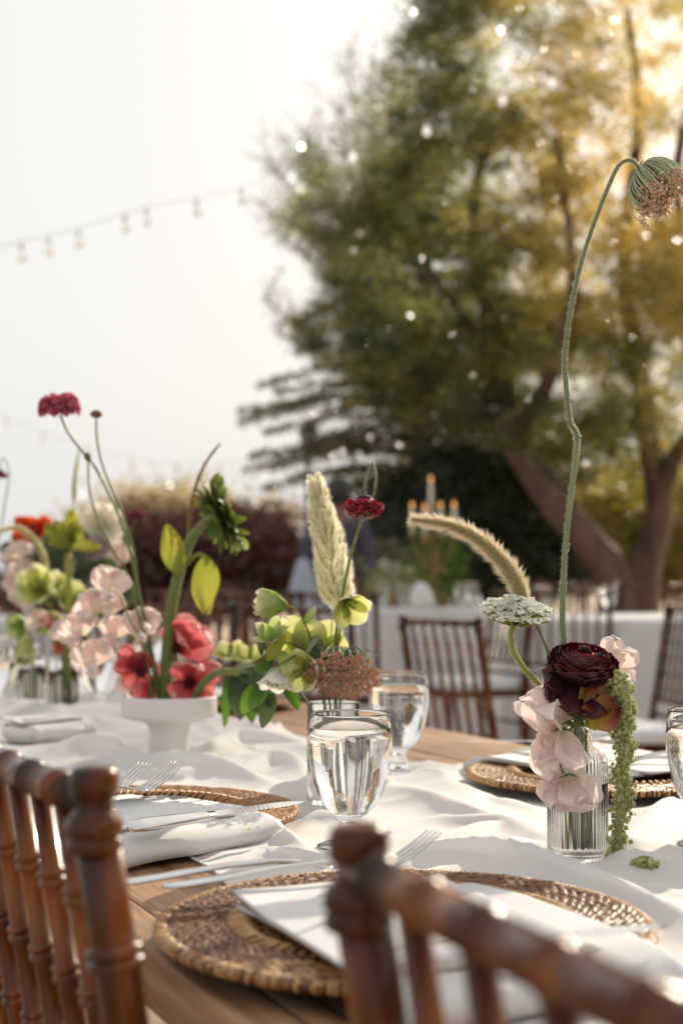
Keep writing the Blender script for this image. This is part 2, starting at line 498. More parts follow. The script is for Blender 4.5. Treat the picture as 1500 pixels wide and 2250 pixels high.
def blob_clusters(blobs, per, spread=0.85):
    out = []; ww = []
    for (px, py, rx, ry, d, rd, n) in blobs:
        c = P(px, py, d); k = d / F
        u = rng.normal(size=(n, 3)); u /= np.linalg.norm(u, axis=1)[:, None]
        r = rng.uniform(0.15, 1, n) ** 0.45
        out.append(np.array(c)[None] + u * r[:, None] * np.array([rx * k, rd, ry * k])[None])
    return np.concatenate(out)
def foliage(cl, per, sig, size, tf, asp=0.5):
    n = len(cl)
    base = np.repeat(cl, per, 0)
    sg = np.repeat(rng.uniform(0.55, 1.3, n) * sig, per)
    c = base + rng.normal(size=base.shape) * sg[:, None] * np.array([1, 1, .62])
    tt = np.repeat(rng.uniform(0, 1, n), per) * .6 + rng.uniform(0, 1, len(c)) * .4
    tt = tf(tt, c)
    return leaves(c, size, tt, asp=asp)
LEAF = lambda name, stops, tr, rough=0.45, tg=1.0, sat=1.2: petal_mat(name, stops, trans=tr, rough=rough, var=0.05, scale=2.0, sat=sat, tgain=tg, spec=0.9)
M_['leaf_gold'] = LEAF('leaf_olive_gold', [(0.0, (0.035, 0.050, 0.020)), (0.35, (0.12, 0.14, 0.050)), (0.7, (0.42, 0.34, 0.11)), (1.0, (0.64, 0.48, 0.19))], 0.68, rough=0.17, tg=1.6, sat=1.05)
M_['leaf_dark'] = LEAF('leaf_conifer', [(0.0, (0.040, 0.050, 0.020)), (0.6, (0.11, 0.115, 0.040)), (1.0, (0.24, 0.21, 0.07))], 0.45, rough=.22)
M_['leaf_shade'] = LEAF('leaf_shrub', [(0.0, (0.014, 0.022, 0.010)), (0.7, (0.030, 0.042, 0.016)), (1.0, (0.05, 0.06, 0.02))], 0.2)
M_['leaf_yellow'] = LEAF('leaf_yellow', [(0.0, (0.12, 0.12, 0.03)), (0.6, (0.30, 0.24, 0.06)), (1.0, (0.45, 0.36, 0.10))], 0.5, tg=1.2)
M_['leaf_plum'] = LEAF('leaf_plum', [(0.0, (0.08, 0.034, 0.030)), (0.5, (0.21, 0.095, 0.080)), (0.8, (0.40, 0.24, 0.17)), (1.0, (0.66, 0.54, 0.38))], 0.65, rough=.15)
M_['leaf_tan'] = LEAF('leaf_straw', [(0.0, (0.30, 0.25, 0.14)), (1.0, (0.62, 0.52, 0.34))], 0.55, rough=.25)
M_['leaf_twig'] = LEAF('leaf_sage', [(0.0, (0.20, 0.185, 0.13)), (1.0, (0.42, 0.36, 0.24))], 0.55)
M_['bark'] = solid_mat('bark', [(0.3, (0.045, 0.024, 0.015)), (0.7, (0.15, 0.085, 0.055))], rough=0.85, scale=6, stretch=(1, 1, .3), bump=0.6, bscale=14, dist=0.02)

def limb(mb, pts, r0, r1, sub=5, wob=0.0):
    c = crom(pts, sub)
    if wob: c = [p + Vector((random.uniform(-wob, wob), random.uniform(-wob, wob), random.uniform(-wob, wob) * .5)) for p in c]
    n = len(c)
    mb.tube(c, [r0 + (r1 - r0) * i / (n - 1) for i in range(n)], n=8)

# --- the broad golden tree on the right (two leaning trunks)
def on_ground(px, d):
    p = P(px, 1285, d); p.z = gz(p.x, p.y) - 0.03; return p
b0 = on_ground(1352, 14.0)
broad = thing('broadleaf_tree', 'broad olive green and gold tree with leaning trunks filling the right of the sky', 'tree', b0)
tb = MB()
limb(tb, [b0, P(1345, 1265, 14), P(1245, 1140, 14.1), P(1160, 1030, 14.2), P(1125, 950, 14.2), P(1090, 760, 14.4), P(1040, 500, 14.6), P(1080, 250, 14.6)], 0.20, 0.05, wob=.015)
limb(tb, [P(1130, 960, 14.2), P(1220, 800, 13.8), P(1260, 600, 13.6), P(1220, 300, 13.6)], 0.10, 0.03, wob=.02)
limb(tb, [P(1100, 800, 14.4), P(1000, 680, 14.6), P(930, 560, 14.8)], 0.07, 0.02, wob=.02)
tb.build('trunk', M_['bark'], broad)
tb = MB()
q0 = on_ground(1395, 14.6)
limb(tb, [q0, P(1415, 1240, 14.6), P(1445, 1130, 14.6), P(1425, 980, 14.7), P(1400, 800, 14.7), P(1370, 560, 14.9), P(1400, 260, 15), P(1380, 20, 15)], 0.19, 0.04, wob=.015)
limb(tb, [P(1440, 1130, 14.6), P(1480, 1010, 14.5), P(1530, 900, 14.4), P(1500, 640, 14.3), P(1490, 350, 14.3), P(1560, 80, 14.3)], 0.11, 0.04, wob=.015)
limb(tb, [P(1480, 640, 14.3), P(1440, 480, 14.2), P(1380, 380, 14.0)], 0.05, 0.02, wob=.02)
tb.build('trunk', M_['bark'], broad)
gold_blobs = [(1130, 130, 250, 210, 14.2, 1.3, 150), (1080, 400, 260, 200, 14.5, 1.4, 165), (1330, 330, 220, 210, 14.5, 1.4, 85), (1300, 640, 260, 180, 14.4, 1.4, 165),
              (1090, 660, 190, 170, 14.7, 1.2, 110), (1230, 860, 230, 150, 14.3, 1.2, 125), (1430, 820, 140, 220, 14.6, 1.2, 75), (1480, 560, 150, 200, 14.6, 1.2, 70),
              (1010, 860, 130, 110, 14.8, 1.0, 55), (1490, 150, 200, 220, 15, 1.4, 48), (1350, 1000, 170, 90, 15.2, 1.0, 50), (1000, 20, 150, 140, 14.4, 1.0, 60),
              (800, 560, 100, 150, 15.2, .9, 42), (870, 800, 120, 150, 15.0, .9, 62), (735, 720, 90, 110, 15.4, .8, 24), (880, 390, 95, 140, 15, .9, 48), (700, 450, 80, 130, 15.6, .8, 16), (900, 200, 70, 130, 14.8, .8, 30),
              (1720, 450, 200, 420, 14.8, 1.6, 120), (1300, -120, 420, 160, 14.6, 1.6, 120), (1960, 250, 260, 380, 14.8, 1.6, 80),
              (2480, -250, 300, 260, 14.6, 1.2, 11), (2180, -480, 260, 200, 14.6, 1.2, 12), (1950, -150, 260, 260, 14.8, 1.5, 50)]  # outermost clusters are out of view, added to dapple sunlight on the table
cl = blob_clusters(gold_blobs, 0)
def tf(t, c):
    hx = np.clip((c[:, 0] - 0.9) / 1.6, 0, 1) * np.clip((c[:, 2] - 2.2) / 2.5, .25, 1)  # golder to the upper right: sun through the crown put into leaf colour
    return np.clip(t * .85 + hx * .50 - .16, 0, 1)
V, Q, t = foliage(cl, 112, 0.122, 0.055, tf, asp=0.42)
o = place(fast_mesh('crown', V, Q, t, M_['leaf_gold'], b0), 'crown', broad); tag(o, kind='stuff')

# --- the dark layered conifer on the left of it
c0 = on_ground(930, 17.5)
con = thing('conifer_tree', 'dark green conifer with layered drooping branches left of the golden tree', 'tree', c0)
tb = MB()
ctop = P(930, 330, 17.5)
limb(tb, [c0, c0.lerp(ctop, .4), c0.lerp(ctop, .8), ctop], 0.20, 0.04)
tb.build('trunk', M_['bark'], con)
bm_ = MB(); NC = []; ND = []
yy = 340
while yy < 1190:
    prog = (yy - 340) / 760
    zc = P(930, yy, 17.5)
    Lmax = (0.75 + 1.35 * min(prog * 1.5, 1)) * random.uniform(.62, 1.10)
    for k in range(7):
        az = random.uniform(0, 2 * math.pi) if k else math.pi + random.uniform(-.35, .35)
        L = Lmax * random.uniform(.75, 1.05)
        dx, dy = math.cos(az), math.sin(az)
        pts = [zc, zc + Vector((dx * L * .5, dy * L * .5, .10)), zc + Vector((dx * L, dy * L, -.05 - .12 * random.random()))]
        cc = crom(pts, 5)
        bm_.tube(cc, [.028 * (1 - i / len(cc)) + .004 for i in range(len(cc))], n=5)
        m = int((150 if (dx < -.3) else 210) * L)
        f = rng.uniform(0.08, 1, m) ** .75
        idx = np.minimum((f * (len(cc) - 1)).astype(int), len(cc) - 2)
        A = np.array([tuple(p) for p in cc]); fr_ = f * (len(cc) - 1) - idx
        pos = A[idx] * (1 - fr_)[:, None] + A[idx + 1] * fr_[:, None]
        sidew = rng.normal(size=m) * (0.30 * L * (1.05 - f) + .05)
        pos = pos + np.array([-dy, dx, 0])[None] * sidew[:, None] + np.array([0, 0, 1])[None] * (rng.normal(size=m) * .030 - np.abs(sidew) * .12)[:, None]
        NC.append(pos)
    yy += random.uniform(22, 50)
NC = np.concatenate(NC)
V, Q, t = leaves(NC, 0.085, rng.uniform(0, 1, len(NC)), asp=0.35)
bm_.build('branches', M_['bark'], con)
o = place(fast_mesh('crown', V, Q, t, M_['leaf_dark'], c0), 'crown', con); tag(o, kind='stuff')

# --- thin grey-brown tree with sparse twigs, upper left edge
s0 = on_ground(880, 21)
spa = thing('sparse_tree', 'thin sparse tree with bare upward twigs against the sky, left edge of the foliage', 'tree', s0)
tb = MB(); tips = []
limb(tb, [s0, P(890, 1000, 21), P(880, 760, 21)], 0.16, 0.10)
for k in range(26):
    ang = R(random.uniform(2, 76)); L = random.uniform(330, 560) * (0.80 + .2 * math.cos(ang - R(35)))
    y0 = random.uniform(560, 900)
    x0 = 885 - random.uniform(0, 50); dd = 21 + random.uniform(-1.2, 1.2)
    ex, ey = x0 - math.sin(ang) * L * .72, y0 - math.cos(ang) * L
    ex = max(ex, 575 + random.uniform(0, 25))
    pts = [P(x0, y0, 21), P(x0 * .6 + ex * .4 - 12, y0 * .6 + ey * .4, (21 + dd) / 2), P(ex, ey, dd)]
    cc = crom(pts, 6)
    tb.tube(cc, [.03 * (1 - i / len(cc)) + .008 for i in range(len(cc))], n=5)
    for j in range(3, len(cc)):
        for q in range(4):
            a = cc[j]; e = a + Vector((random.uniform(-.5, .3), random.uniform(-.4, .4), random.uniform(-.02, .62)))
            tb.tube([a, a.lerp(e, .5) + Vector((0, 0, .04)), e], [.010, .007, .004], n=4)
            for s_ in range(7):
                tips.append(tuple(a.lerp(e, random.uniform(.25, 1.05)) + Vector((random.gauss(0, .05), random.gauss(0, .05), random.gauss(0, .05)))))
tb.build('branches', solid_mat('pale_bark', [(.3, (.20, .17, .14)), (.7, (.34, .29, .24))], rough=.8), spa)
tips = np.array(tips)
tips = np.concatenate([tips, tips + rng.normal(size=tips.shape) * .07])
V, Q, t = leaves(tips, 0.07, rng.uniform(0, 1, len(tips)), asp=0.4)
o = place(fast_mesh('crown', V, Q, t, M_['leaf_twig'], s0), 'crown', spa); tag(o, kind='stuff')

# --- shrubs and hedges
def shrub(name, label, cat, blobs, per, sig, size, mat, ttf=lambda t, c: t, asp=.55, stem_px=None):
    px, d = blobs[0][0], blobs[0][4]
    g0 = on_ground(px if stem_px is None else stem_px, d)
    th = thing(name, label, cat, g0)
    cl = blob_clusters(blobs, 0)
    mbs = MB()
    for c in cl[::max(1, len(cl) // 14)]:
        c = Vector(c); b = Vector((g0.x * .3 + c.x * .7, g0.y * .3 + c.y * .7, 0)); b.z = gz(b.x, b.y) - .02
        if c.z < b.z + .1: continue
        mbs.tube(crom([b, b.lerp(c, .5) + Vector((random.uniform(-.05, .05), 0, 0)), c], 3), [.02, .018, .016, .014, .012, .01, .008][:7], n=5)
    if mbs.v: mbs.build('stems', M_['bark'], th)
    V, Q, t = foliage(cl, per, sig, size, ttf, asp)
    zmin = np.array([gz(0, y) for y in V[:, 1]]) + .01
    V[:, 2] = np.maximum(V[:, 2], zmin)
    o = place(fast_mesh('crown', V, Q, t, mat, g0), 'crown', th); tag(o, kind='stuff')
    return th
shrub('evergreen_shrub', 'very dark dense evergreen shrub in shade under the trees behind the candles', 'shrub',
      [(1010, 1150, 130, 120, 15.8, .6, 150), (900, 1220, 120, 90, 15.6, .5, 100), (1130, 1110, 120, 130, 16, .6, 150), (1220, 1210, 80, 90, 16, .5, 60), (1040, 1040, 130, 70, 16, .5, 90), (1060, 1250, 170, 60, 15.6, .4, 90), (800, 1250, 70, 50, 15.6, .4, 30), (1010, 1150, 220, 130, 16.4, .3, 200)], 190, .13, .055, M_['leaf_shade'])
shrub('yellow_shrub', 'sunlit yellow green shrub showing between and right of the leaning trunks', 'shrub',
      [(1460, 1230, 110, 80, 19, .8, 90), (1370, 1190, 60, 80, 19, .6, 50), (1540, 1150, 90, 120, 19, .8, 60), (1330, 1110, 60, 60, 19.5, .6, 35)], 90, .16, .075, M_['leaf_yellow'])
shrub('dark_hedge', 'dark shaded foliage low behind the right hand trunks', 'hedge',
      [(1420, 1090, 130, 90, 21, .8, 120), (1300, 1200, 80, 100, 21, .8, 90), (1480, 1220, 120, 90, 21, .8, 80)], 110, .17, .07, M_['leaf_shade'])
def ptf(t, c):
    top = np.clip((c[:, 2] - 1.40) / .35, 0, 1)  # leaves turn paler towards the top, sunlit tops put into their colour
    return np.clip(t * .85 + .25 * top * t, 0, 1)
shrub('plum_hedge', 'long reddish purple leaved hedge behind the chairs on the left', 'hedge',
      [(390, 1220, 150, 85, 11.5, .4, 150), (250, 1250, 120, 70, 11.6, .4, 90), (530, 1225, 120, 75, 11.4, .4, 110), (640, 1260, 70, 60, 11.2, .3, 40), (330, 1310, 330, 50, 11.4, .3, 150), (110, 1290, 120, 60, 11.8, .3, 60), (480, 1145, 40, 30, 11.5, .2, 10), (300, 1150, 50, 25, 11.5, .2, 10), (590, 1150, 40, 30, 11.5, .2, 8)], 110, .11, .055, M_['leaf_plum'], ptf)
shrub('pale_shrub', 'pale straw coloured shrub rising hazily above the purple hedge', 'shrub',
      [(360, 1115, 110, 45, 19, .8, 60), (250, 1150, 90, 40, 19, .8, 40), (500, 1145, 90, 35, 19, .8, 45), (600, 1150, 60, 50, 19, .8, 30), (450, 1095, 50, 35, 19, .5, 12), (300, 1100, 50, 30, 19, .5, 12), (390, 1190, 260, 45, 19, .6, 100), (160, 1190, 100, 40, 19, .6, 40)], 38, .20, .08, M_['leaf_tan'])
shrub('green_bush', 'low grey green bush between the candle stand and the purple hedge', 'shrub',
      [(820, 1235, 50, 40, 10.8, .25, 40), (770, 1262, 60, 35, 10.8, .25, 30), (870, 1265, 50, 30, 10.8, .2, 25)], 90, .07, .05, LEAF('leaf_grey_green', [(0, (.06, .07, .03)), (1, (.22, .20, .10))], .4))

hg = thing('added_hedge', 'tall dark unseen hedge added beyond the right of the frame to darken reflections', 'hedge', (5.6, 1.0, 0))  # unseen hedge, added to darken reflections and the shade side of things
hc_ = np.stack([rng.uniform(5.2, 6.2, 1500), rng.uniform(-8, 8.0, 1500), rng.uniform(.1, 3.6, 1500)], 1)
V, Q, t = foliage(hc_, 26, .17, .13, lambda t, c: t)
V[:, 2] = np.maximum(V[:, 2], .13)
o = place(fast_mesh('crown', V, Q, t, M_['leaf_dark'], (5.6, 1.0, 0)), 'crown', hg); tag(o, kind='stuff')
mbs = MB()
for k in range(16): mbs.tube([(5.7, -7.6 + k, 0), (5.7, -7.5 + k, 3.0)], .03, n=6)
mbs.build('stems', M_['bark'], hg)

# ================================================================ CHAIRS
def ringed(mb, pts, r, spacing, ring_r, ring_w=0.004, first=None, double=True, n=14, step=0.006, taper=0.0):
    pts = crom(pts, 10)
    s = [0.0]
    for a, b in zip(pts, pts[1:]): s.append(s[-1] + (b - a).length)
    Lt = s[-1]
    rings = []
    x = spacing if first is None else first
    while x < Lt - .01:
        rings += [x - ring_w * 1.1, x + ring_w * 1.1] if double else [x]
        x += spacing
    smp = set(np.linspace(0, Lt, max(4, int(Lt / .05))).tolist())
    for g in rings:
        for q in (-1, -.55, 0, .55, 1): smp.add(min(max(g + q * ring_w, 0), Lt))
    smp = sorted(smp)
    out = []; rad = []
    j = 0
    for q in smp:
        while j < len(s) - 2 and s[j + 1] < q: j += 1
        f = (q - s[j]) / max(s[j + 1] - s[j], 1e-9)
        out.append(pts[j].lerp(pts[j + 1], f))
        h = 0
        for g in rings:
            e = abs(q - g) / ring_w
            if e < 1: h = max(h, math.sqrt(1 - e * e))
        rad.append(r * (1 + taper * q / Lt) + ring_r * h)
    mb.tube(out, rad, n=n)
def make_chair(label, group):
    th = thing('spindle_chair', label, 'chair', (0, 0, 0), group)
    zr = 0.898
    def bk(z):   # y of the leaning back at height z
        k = max(z - 0.44, 0); return -0.195 - 0.165 * k
    for sx in (-.185, .185):
        mb = MB(); ringed(mb, [(sx, bk(.882), .882), (sx, bk(.68), .68), (sx, bk(.45), .45), (sx, -.20, .25), (sx, -.215, 0)], .0120, .078, .0034, .0030, first=.064, n=18, taper=.12)
        p = mb.build('back_post', M_['chair'], th)
        fm = MB(); y = bk(.89)
        fm.lathe([(0.0120, -.012), (.0142, -.0105), (.0147, -.0075), (.0142, -.005), (.0128, -.0038), (.0150, -.002), (.0154, .0015), (.0142, .0055), (.0110, .0090), (.0095, .0120), (.0098, .0150), (.0118, .0172), (.0129, .0205), (.0130, .0250), (.0124, .0288), (.0105, .0315), (.006, .0326), (0, .0328)], n=24, c=(sx, y, .884))
        fm.build('finial', M_['chair'], p)
        mb = MB(); ringed(mb, [(sx * .97, .19, 0), (sx * .97, .185, .43)], .0125, .088, .003, .0035, n=12)
        mb.build('front_leg', M_['chair'], th)
    mb = MB(); ringed(mb, [(-.185, bk(zr), zr), (0, bk(zr) - .006, zr + .001), (.185, bk(zr), zr)], .0092, .048, .0014, .0022, first=.0265, double=False, n=16)
    mb.build('top_rail', M_['chair'], th)
    for z in (.575, .525):
        mb = MB(); ringed(mb, [(-.185, bk(z), z), (.185, bk(z), z)], .0078, .048, .0016, .0022, first=.0265, double=False, n=12)
        mb.build('lower_rail', M_['chair'], th)
    sp = None
    for k in range(6):
        x = -.185 + .37 * (k + 1) / 7
        if sp is None:
            mb = MB(); ringed(mb, [(0, 0, 0), (0, bk(zr) - bk(.575), zr - .575)],   .0064, .056, .0026, .0026, first=.045, n=12)
            sp = mb.mesh('spindle', M_['chair'])
        place(sp, 'spindle', th, Matrix.Translation((x, bk(.575), .575)))
    mb = MB()
    mb.box((0, -.19, .44), (.37, .026, .03)); mb.box((0, .18, .44), (.36, .026, .03))
    mb.box((-.178, -.005, .44), (.024, .344, .03)); mb.box((.178, -.005, .44), (.024, .344, .03)); mb.box((0, -.005, .445), (.33, .342, .012))
    mb.build('seat_frame', M_['chair'], th, smooth=False)
    cm = MB(); n_ = 14; vs = []; fs = []
    for z, sc_, in ((.457, .97), (.462, 1.0), (.485, 1.02), (.498, .985), (.504, .93), (.507, .6), (.508, 0.02)):
        for k in range(4 * n_):
            a = 2 * math.pi * k / (4 * n_)
            c_, s_ = math.cos(a), math.sin(a); e = .22
            vs.append((.192 * sc_ * math.copysign(abs(c_) ** e, c_), -.005 + .185 * sc_ * math.copysign(abs(s_) ** e, s_), z))
    m_ = 4 * n_
    for i in range(6):
        for k in range(m_): fs.append((i * m_ + k, i * m_ + (k + 1) % m_, (i + 1) * m_ + (k + 1) % m_, (i + 1) * m_ + k))
    fs.append(tuple(range(m_ - 1, -1, -1))); cm.add(vs, fs)
    cm.build('cushion', M_['cushion'], th)
    for (a, b) in (((-.18, -.205, .20), (-.18, .185, .20)), ((.18, -.205, .20), (.18, .185, .20)), ((-.18, .186, .26), (.18, .186, .26)), ((-.18, -.207, .30), (.18, -.207, .30))):
        mb = MB(); ringed(mb, [a, b], .0075, .09, .002, .003, n=8); mb.build('stretcher', M_['chair'], th)
    return th
def chair_at(o, w, which, heading, z=None):
    """put the chair so that its back post (which=-1 left / +1 right seen from behind) stands at world point w"""
    c, s = math.cos(heading), math.sin(heading)
    lx, ly = which * .185, -.27
    ox, oy = w.x - (c * lx - s * ly), w.y - (s * lx + c * ly)
    o.location = (ox, oy, gz(ox, oy) if z is None else z)
    o.rotation_euler = (0, 0, heading)
    return o
HN = math.atan2(N.y, N.x) - math.pi / 2       # heading whose +Y is N
def wp(px, d): 
    p = P(px, 1285, d); return p
ch = make_chair('brown bamboo style chair at the bottom left with its knobbed post nearest the camera', 'chairs at the long table')
chair_at(ch, wp(208, .735), +1, HN + R(2), z=.004)
def new_chair(label, group, w, which, heading, z=None):
    c = copy_tree(ch, kids=CK); tag(c, label, 'chair', group)
    return chair_at(c, w, which, heading, z)
CK = {}
for q in COL.objects:
    if q.parent: CK.setdefault(q.parent.name, []).append(q)
new_chair('brown bamboo style chair blurred across the bottom right corner in front of the woven mat', 'chairs at the long table', wp(784, .600), -1, HN - R(2.5), z=-.003)
# chairs at the other tables (heading: 0 faces away from the camera)
G2 = 'chairs around the tables behind'
new_chair('brown chair seen from behind right of the middle, standing alone before the draped table', G2, wp(884, 4.25), -1, R(-58))
new_chair('brown chair behind the thick sunflower stem, left of the coral flowers', G2, wp(286, 5.0), -1, R(3))
new_chair('brown chair behind the green leaves with its right post under the hellebore stamens', G2, wp(540, 4.9), -1, R(-14))
new_chair('farther brown chair whose top rail shows above the others left of the hellebore', G2, wp(420, 7.9), -1, R(3))
new_chair('brown chair in the second row behind the thick sunflower stem', G2, wp(330, 6.4), -1, R(6))
new_chair('brown chair in the second row just left of the leafy hellebore sprig', G2, wp(478, 6.3), -1, R(-5))
new_chair('brown chair behind the middle plume, between the hellebore and the lone chair', G2, wp(640, 6.2), -1, R(-10))
new_chair('far reddish chair in the back row behind the tall green stem', G2, wp(1160, 9.8), -1, R(5))
new_chair('far reddish chair in the back row cut by the right edge', G2, wp(1465, 9.3), -1, R(2))
new_chair('brown chair whose back shows behind the flower vases at the left edge', G2, wp(40, 6.6), -1, R(0))
new_chair('dark brown chair at the right edge with a white cushion, beside the draped table', G2, wp(1466, 5.2), +1, R(100))
new_chair('dark brown chair behind the burgundy flower, before the draped table on the right', G2, wp(1338, 6.4), +1, R(-8))
new_chair('dark brown chair side on behind the white lace flower with a white cushion', G2, wp(1176, 6.6), -1, R(115))
new_chair('far reddish chair above the burgundy flower, left one of the back row', G2, wp(1246, 9.6), -1, R(2))
new_chair('far reddish chair in the back row just left of the right edge', G2, wp(1372, 9.7), -1, R(-4))
new_chair('far brown chair facing us behind the candle table, under the leaning trunk', G2, wp(1010, 10.6), -1, R(178))
new_chair('far brown chair facing us behind the candle table, left of the candles', G2, wp(880, 10.6), -1, R(182))

# ================================================================ OTHER TABLES
def round_table(label, x, y, rad, zt, cap=None):
    z0 = gz(x, y)
    th = thing('round_table', label, 'table', (x, y, z0), 'round draped tables')
    m = MB(); m.lathe([(0, zt - .030), (rad - .02, zt - .030), (rad - .01, zt - .02), (rad - .01, zt - .006), (0, zt - .006)], n=48, c=(x, y, z0)); m.build('table_top', M_['plank'], th)
    m = MB(); m.lathe([(.28, 0), (.28, .03), (.04, .05), (.04, zt - .03)], n=16, c=(x, y, z0)); m.build('pedestal', M_['chair'], th)
    m = MB(); n = 180; vs = []; fs = []
    lv = [(0, 0.0), (.5, 0), (.97, 0), (1.0, .006), (1.012, .03), (1.02, .2), (1.03, .45), (1.04, zt - .02)]
    for (f, dz) in lv:
        for k in range(n):
            a = 2 * math.pi * k / n
            w = min(dz / .5, 1) * (.035 * math.sin(a * 17 + .7 * math.sin(a * 3)) + .018 * math.sin(a * 29 + 1))
            r = (rad * f if f > 0 else .001) * (1 + w)
            vs.append((x + r * math.cos(a), y + r * math.sin(a), z0 + zt - dz))
    for i in range(len(lv) - 1):
        for k in range(n): fs.append((i * n + k, (i + 1) * n + k, (i + 1) * n + (k + 1) % n, i * n + (k + 1) % n))
    m.add(vs, fs); c = m.build('tablecloth', M_['tcloth'])
    return th, c
t1, c1 = round_table('round table under a white cloth at the right edge behind the burgundy flower', 1.66, 7.15, .80, .765)
tag(c1, 'white cloth draped to the ground over the right hand round table', 'tablecloth', 'white tablecloths')
t2, c2 = round_table('round table carrying the candle stand, under a white cloth behind the middle', .37, 8.9, .62, .765)
tag(c2, 'white cloth over the candle table in the middle distance', 'tablecloth', 'white tablecloths')
t3, c3 = round_table('round table at the far left behind the flower vases', -1.95, 7.6, .80, .74)
tag(c3, 'white cloth over the round table at the far left', 'tablecloth', 'white tablecloths')

# candle stand
ZT2 = gz(.6, 8.9) + .765
cs0 = Vector((P(955, 1285, 8.7).x, 8.7, ZT2))
M_['flame'] = None
def emit_mat(name, col, st):
    m, nt, out = new_mat(name)
    e = nd(nt, 'ShaderNodeEmission', Strength=st); e.inputs['Color'].default_value = (*col, 1)
    nt.links.new(e.outputs[0], out.inputs['Surface']); return m
M_['flame'] = emit_mat('candle_flame', (1.0, 0.46, 0.16), 1.7)
M_['wax'] = petal_mat('candle_wax', [(0, (.84, .77, .66)), (1, (.86, .79, .69))], trans=.35, rough=.5, var=.1)
M_['brass'] = solid_mat('aged_brass', [(.3, (.20, .10, .05)), (.7, (.42, .24, .14))], rough=.35, metal=.8)
st = thing('candle_stand', 'brass candle stand carrying tapers on the table behind the grass plume', 'candelabra', cs0)
m = MB(); m.lathe([(.075, 0), (.075, .008), (.02, .02), (.010, .04), (.008, .18), (.014, .19), (.008, .2), (.008, .30), (.016, .31), (.011, .33), (0, .33)], n=20, c=cs0); m.build('stem', M_['brass'], st)
cand = [(905, 1118, .16), (932, 1122, .17), (946, 1060, .215), (967, 1117, .17), (997, 1116, .17)]
for (px, pyt, L) in cand:
    top = P(px, pyt, 8.7 + random.uniform(-.05, .05)); base = top - Vector((0, 0, L))
    m = MB(); hub = cs0 + Vector((0, 0, .20))
    m.tube(crom([hub, hub.lerp(base, .5) - Vector((0, 0, .045)), base - Vector((0, 0, .035)), base - Vector((0, 0, .01))], 5), .006, n=8)
    m.lathe([(.004, -.035), (.016, -.02), (.020, 0), (.020, .004), (.012, .004)], n=14, c=base); m.build('arm', M_['brass'], st)
    m = MB(); m.lathe([(.0140, 0), (.0132, L * .5), (.0120, L - .004), (.004, L), (0, L)], n=12, c=base)
    cd = m.build('taper_candle', M_['wax']); tag(cd, {905: 'leftmost ivory taper of the candle stand, lit', 932: 'ivory taper second from the left on the candle stand, lit', 946: 'tallest ivory taper of the candle stand, lit', 967: 'ivory taper second from the right on the candle stand, lit', 997: 'rightmost ivory taper of the candle stand, lit'}[px], 'candle', 'tapers on the candle stand')
    m = MB(); m.lathe([(.001, 0), (.006, .007), (.0075, .015), (.005, .027), (.0005, .042)], n=10, c=top + Vector((0, 0, .003))); m.build('flame', M_['flame'], cd)
# greenery and napkins, glasses on that table
M_['green'] = petal_mat('fresh_leaf', [(0, (.05, .10, .025)), (.6, (.10, .19, .045)), (1, (.17, .27, .07))], trans=.4, var=.3, scale=30)
M_['olive'] = petal_mat('pale_leaf', [(0, (.16, .20, .06)), (1, (.42, .42, .18))], trans=.45, var=.4, scale=20)
def bouquet(name, label, cat, base, r, h, mat, n, size, flowers=None):
    th = thing(name, label, cat, base)
    c = rng.normal(size=(n, 3)) * np.array([r * .5, r * .5, h * .30]) + np.array(tuple(base + Vector((0, 0, h * .58))))
    c[:, 2] = np.maximum(c[:, 2], base.z + .02)
    V, Q, t = leaves(c, size, rng.uniform(0, 1, n), asp=.45)
    o = place(fast_mesh('foliage', V, Q, t, mat, base), 'foliage', th); tag(o, kind='stuff')
    m = MB(); m.lathe([(.045, 0), (.05, .01), (.035, .05), (.045, .09), (.040, .09), (.03, .05), (0, .012)], n=20, c=base); m.build('pot', M_['brass'], th)
    for (dx, dz, rr, mt) in (flowers or []):
        m = MB(); cc = base + Vector((dx, -.04, dz))
        for k in range(9):
            a = random.uniform(0, 6.28); m.petal(frame(cc, (math.cos(a), -.5, math.sin(a)), (0, -1, .2)), rr, rr * .5, cup=.3, curl=.7, nu=3, nv=4, seed=k)
        m.build('blossom', mt, th)
    return th
M_['creamp'] = petal_mat('cream_petal', [(0, (.60, .58, .46)), (1, (.82, .79, .72))], trans=.45)
bouquet('foliage_arrangement', 'upright green foliage arrangement below the candles', 'plant', Vector((P(965, 1285, 8.95).x, 8.95, ZT2)), .17, .44, M_['green'], 1500, .035)
bouquet('flower_arrangement', 'low cream and yellow flower arrangement left of the candles', 'flowers', Vector((P(870, 1285, 8.8).x, 8.8, ZT2)), .26, .24, M_['olive'], 900, .03,
        [(random.uniform(-.12, .12), random.uniform(.1, .26), .05, M_['creamp']) for _ in range(9)])
def cone_napkin(label, px, d, h, w, zt):
    x = P(px, 1285, d).x; m = MB(); n = 28; vs = []; fs = []
    lv = [(0, 1.0), (.3, .96), (.6, .82), (.85, .55), (.97, .28), (1.0, .04)]
    for (f, r) in lv:
        for k in range(n):
            a = 2 * math.pi * k / n; rr = w * r * (1 + .12 * math.sin(3 * a + 1) + .05 * math.sin(7 * a))
            vs.append((x + rr * math.cos(a), d + rr * .6 * math.sin(a), zt + h * f))
    for i in range(len(lv) - 1):
        for k in range(n): fs.append((i * n + k, i * n + (k + 1) % n, (i + 1) * n + (k + 1) % n, (i + 1) * n + k))
    fs.append(tuple(range(n - 1, -1, -1)))
    m.add(vs, fs); return tag(m.build('napkin', M_['napkin']), label, 'napkin', 'napkins standing on the other tables')
cone_napkin('white napkin standing folded on the candle table, left of the green foliage', 924, 8.35, .15, .072, ZT2 + .002)
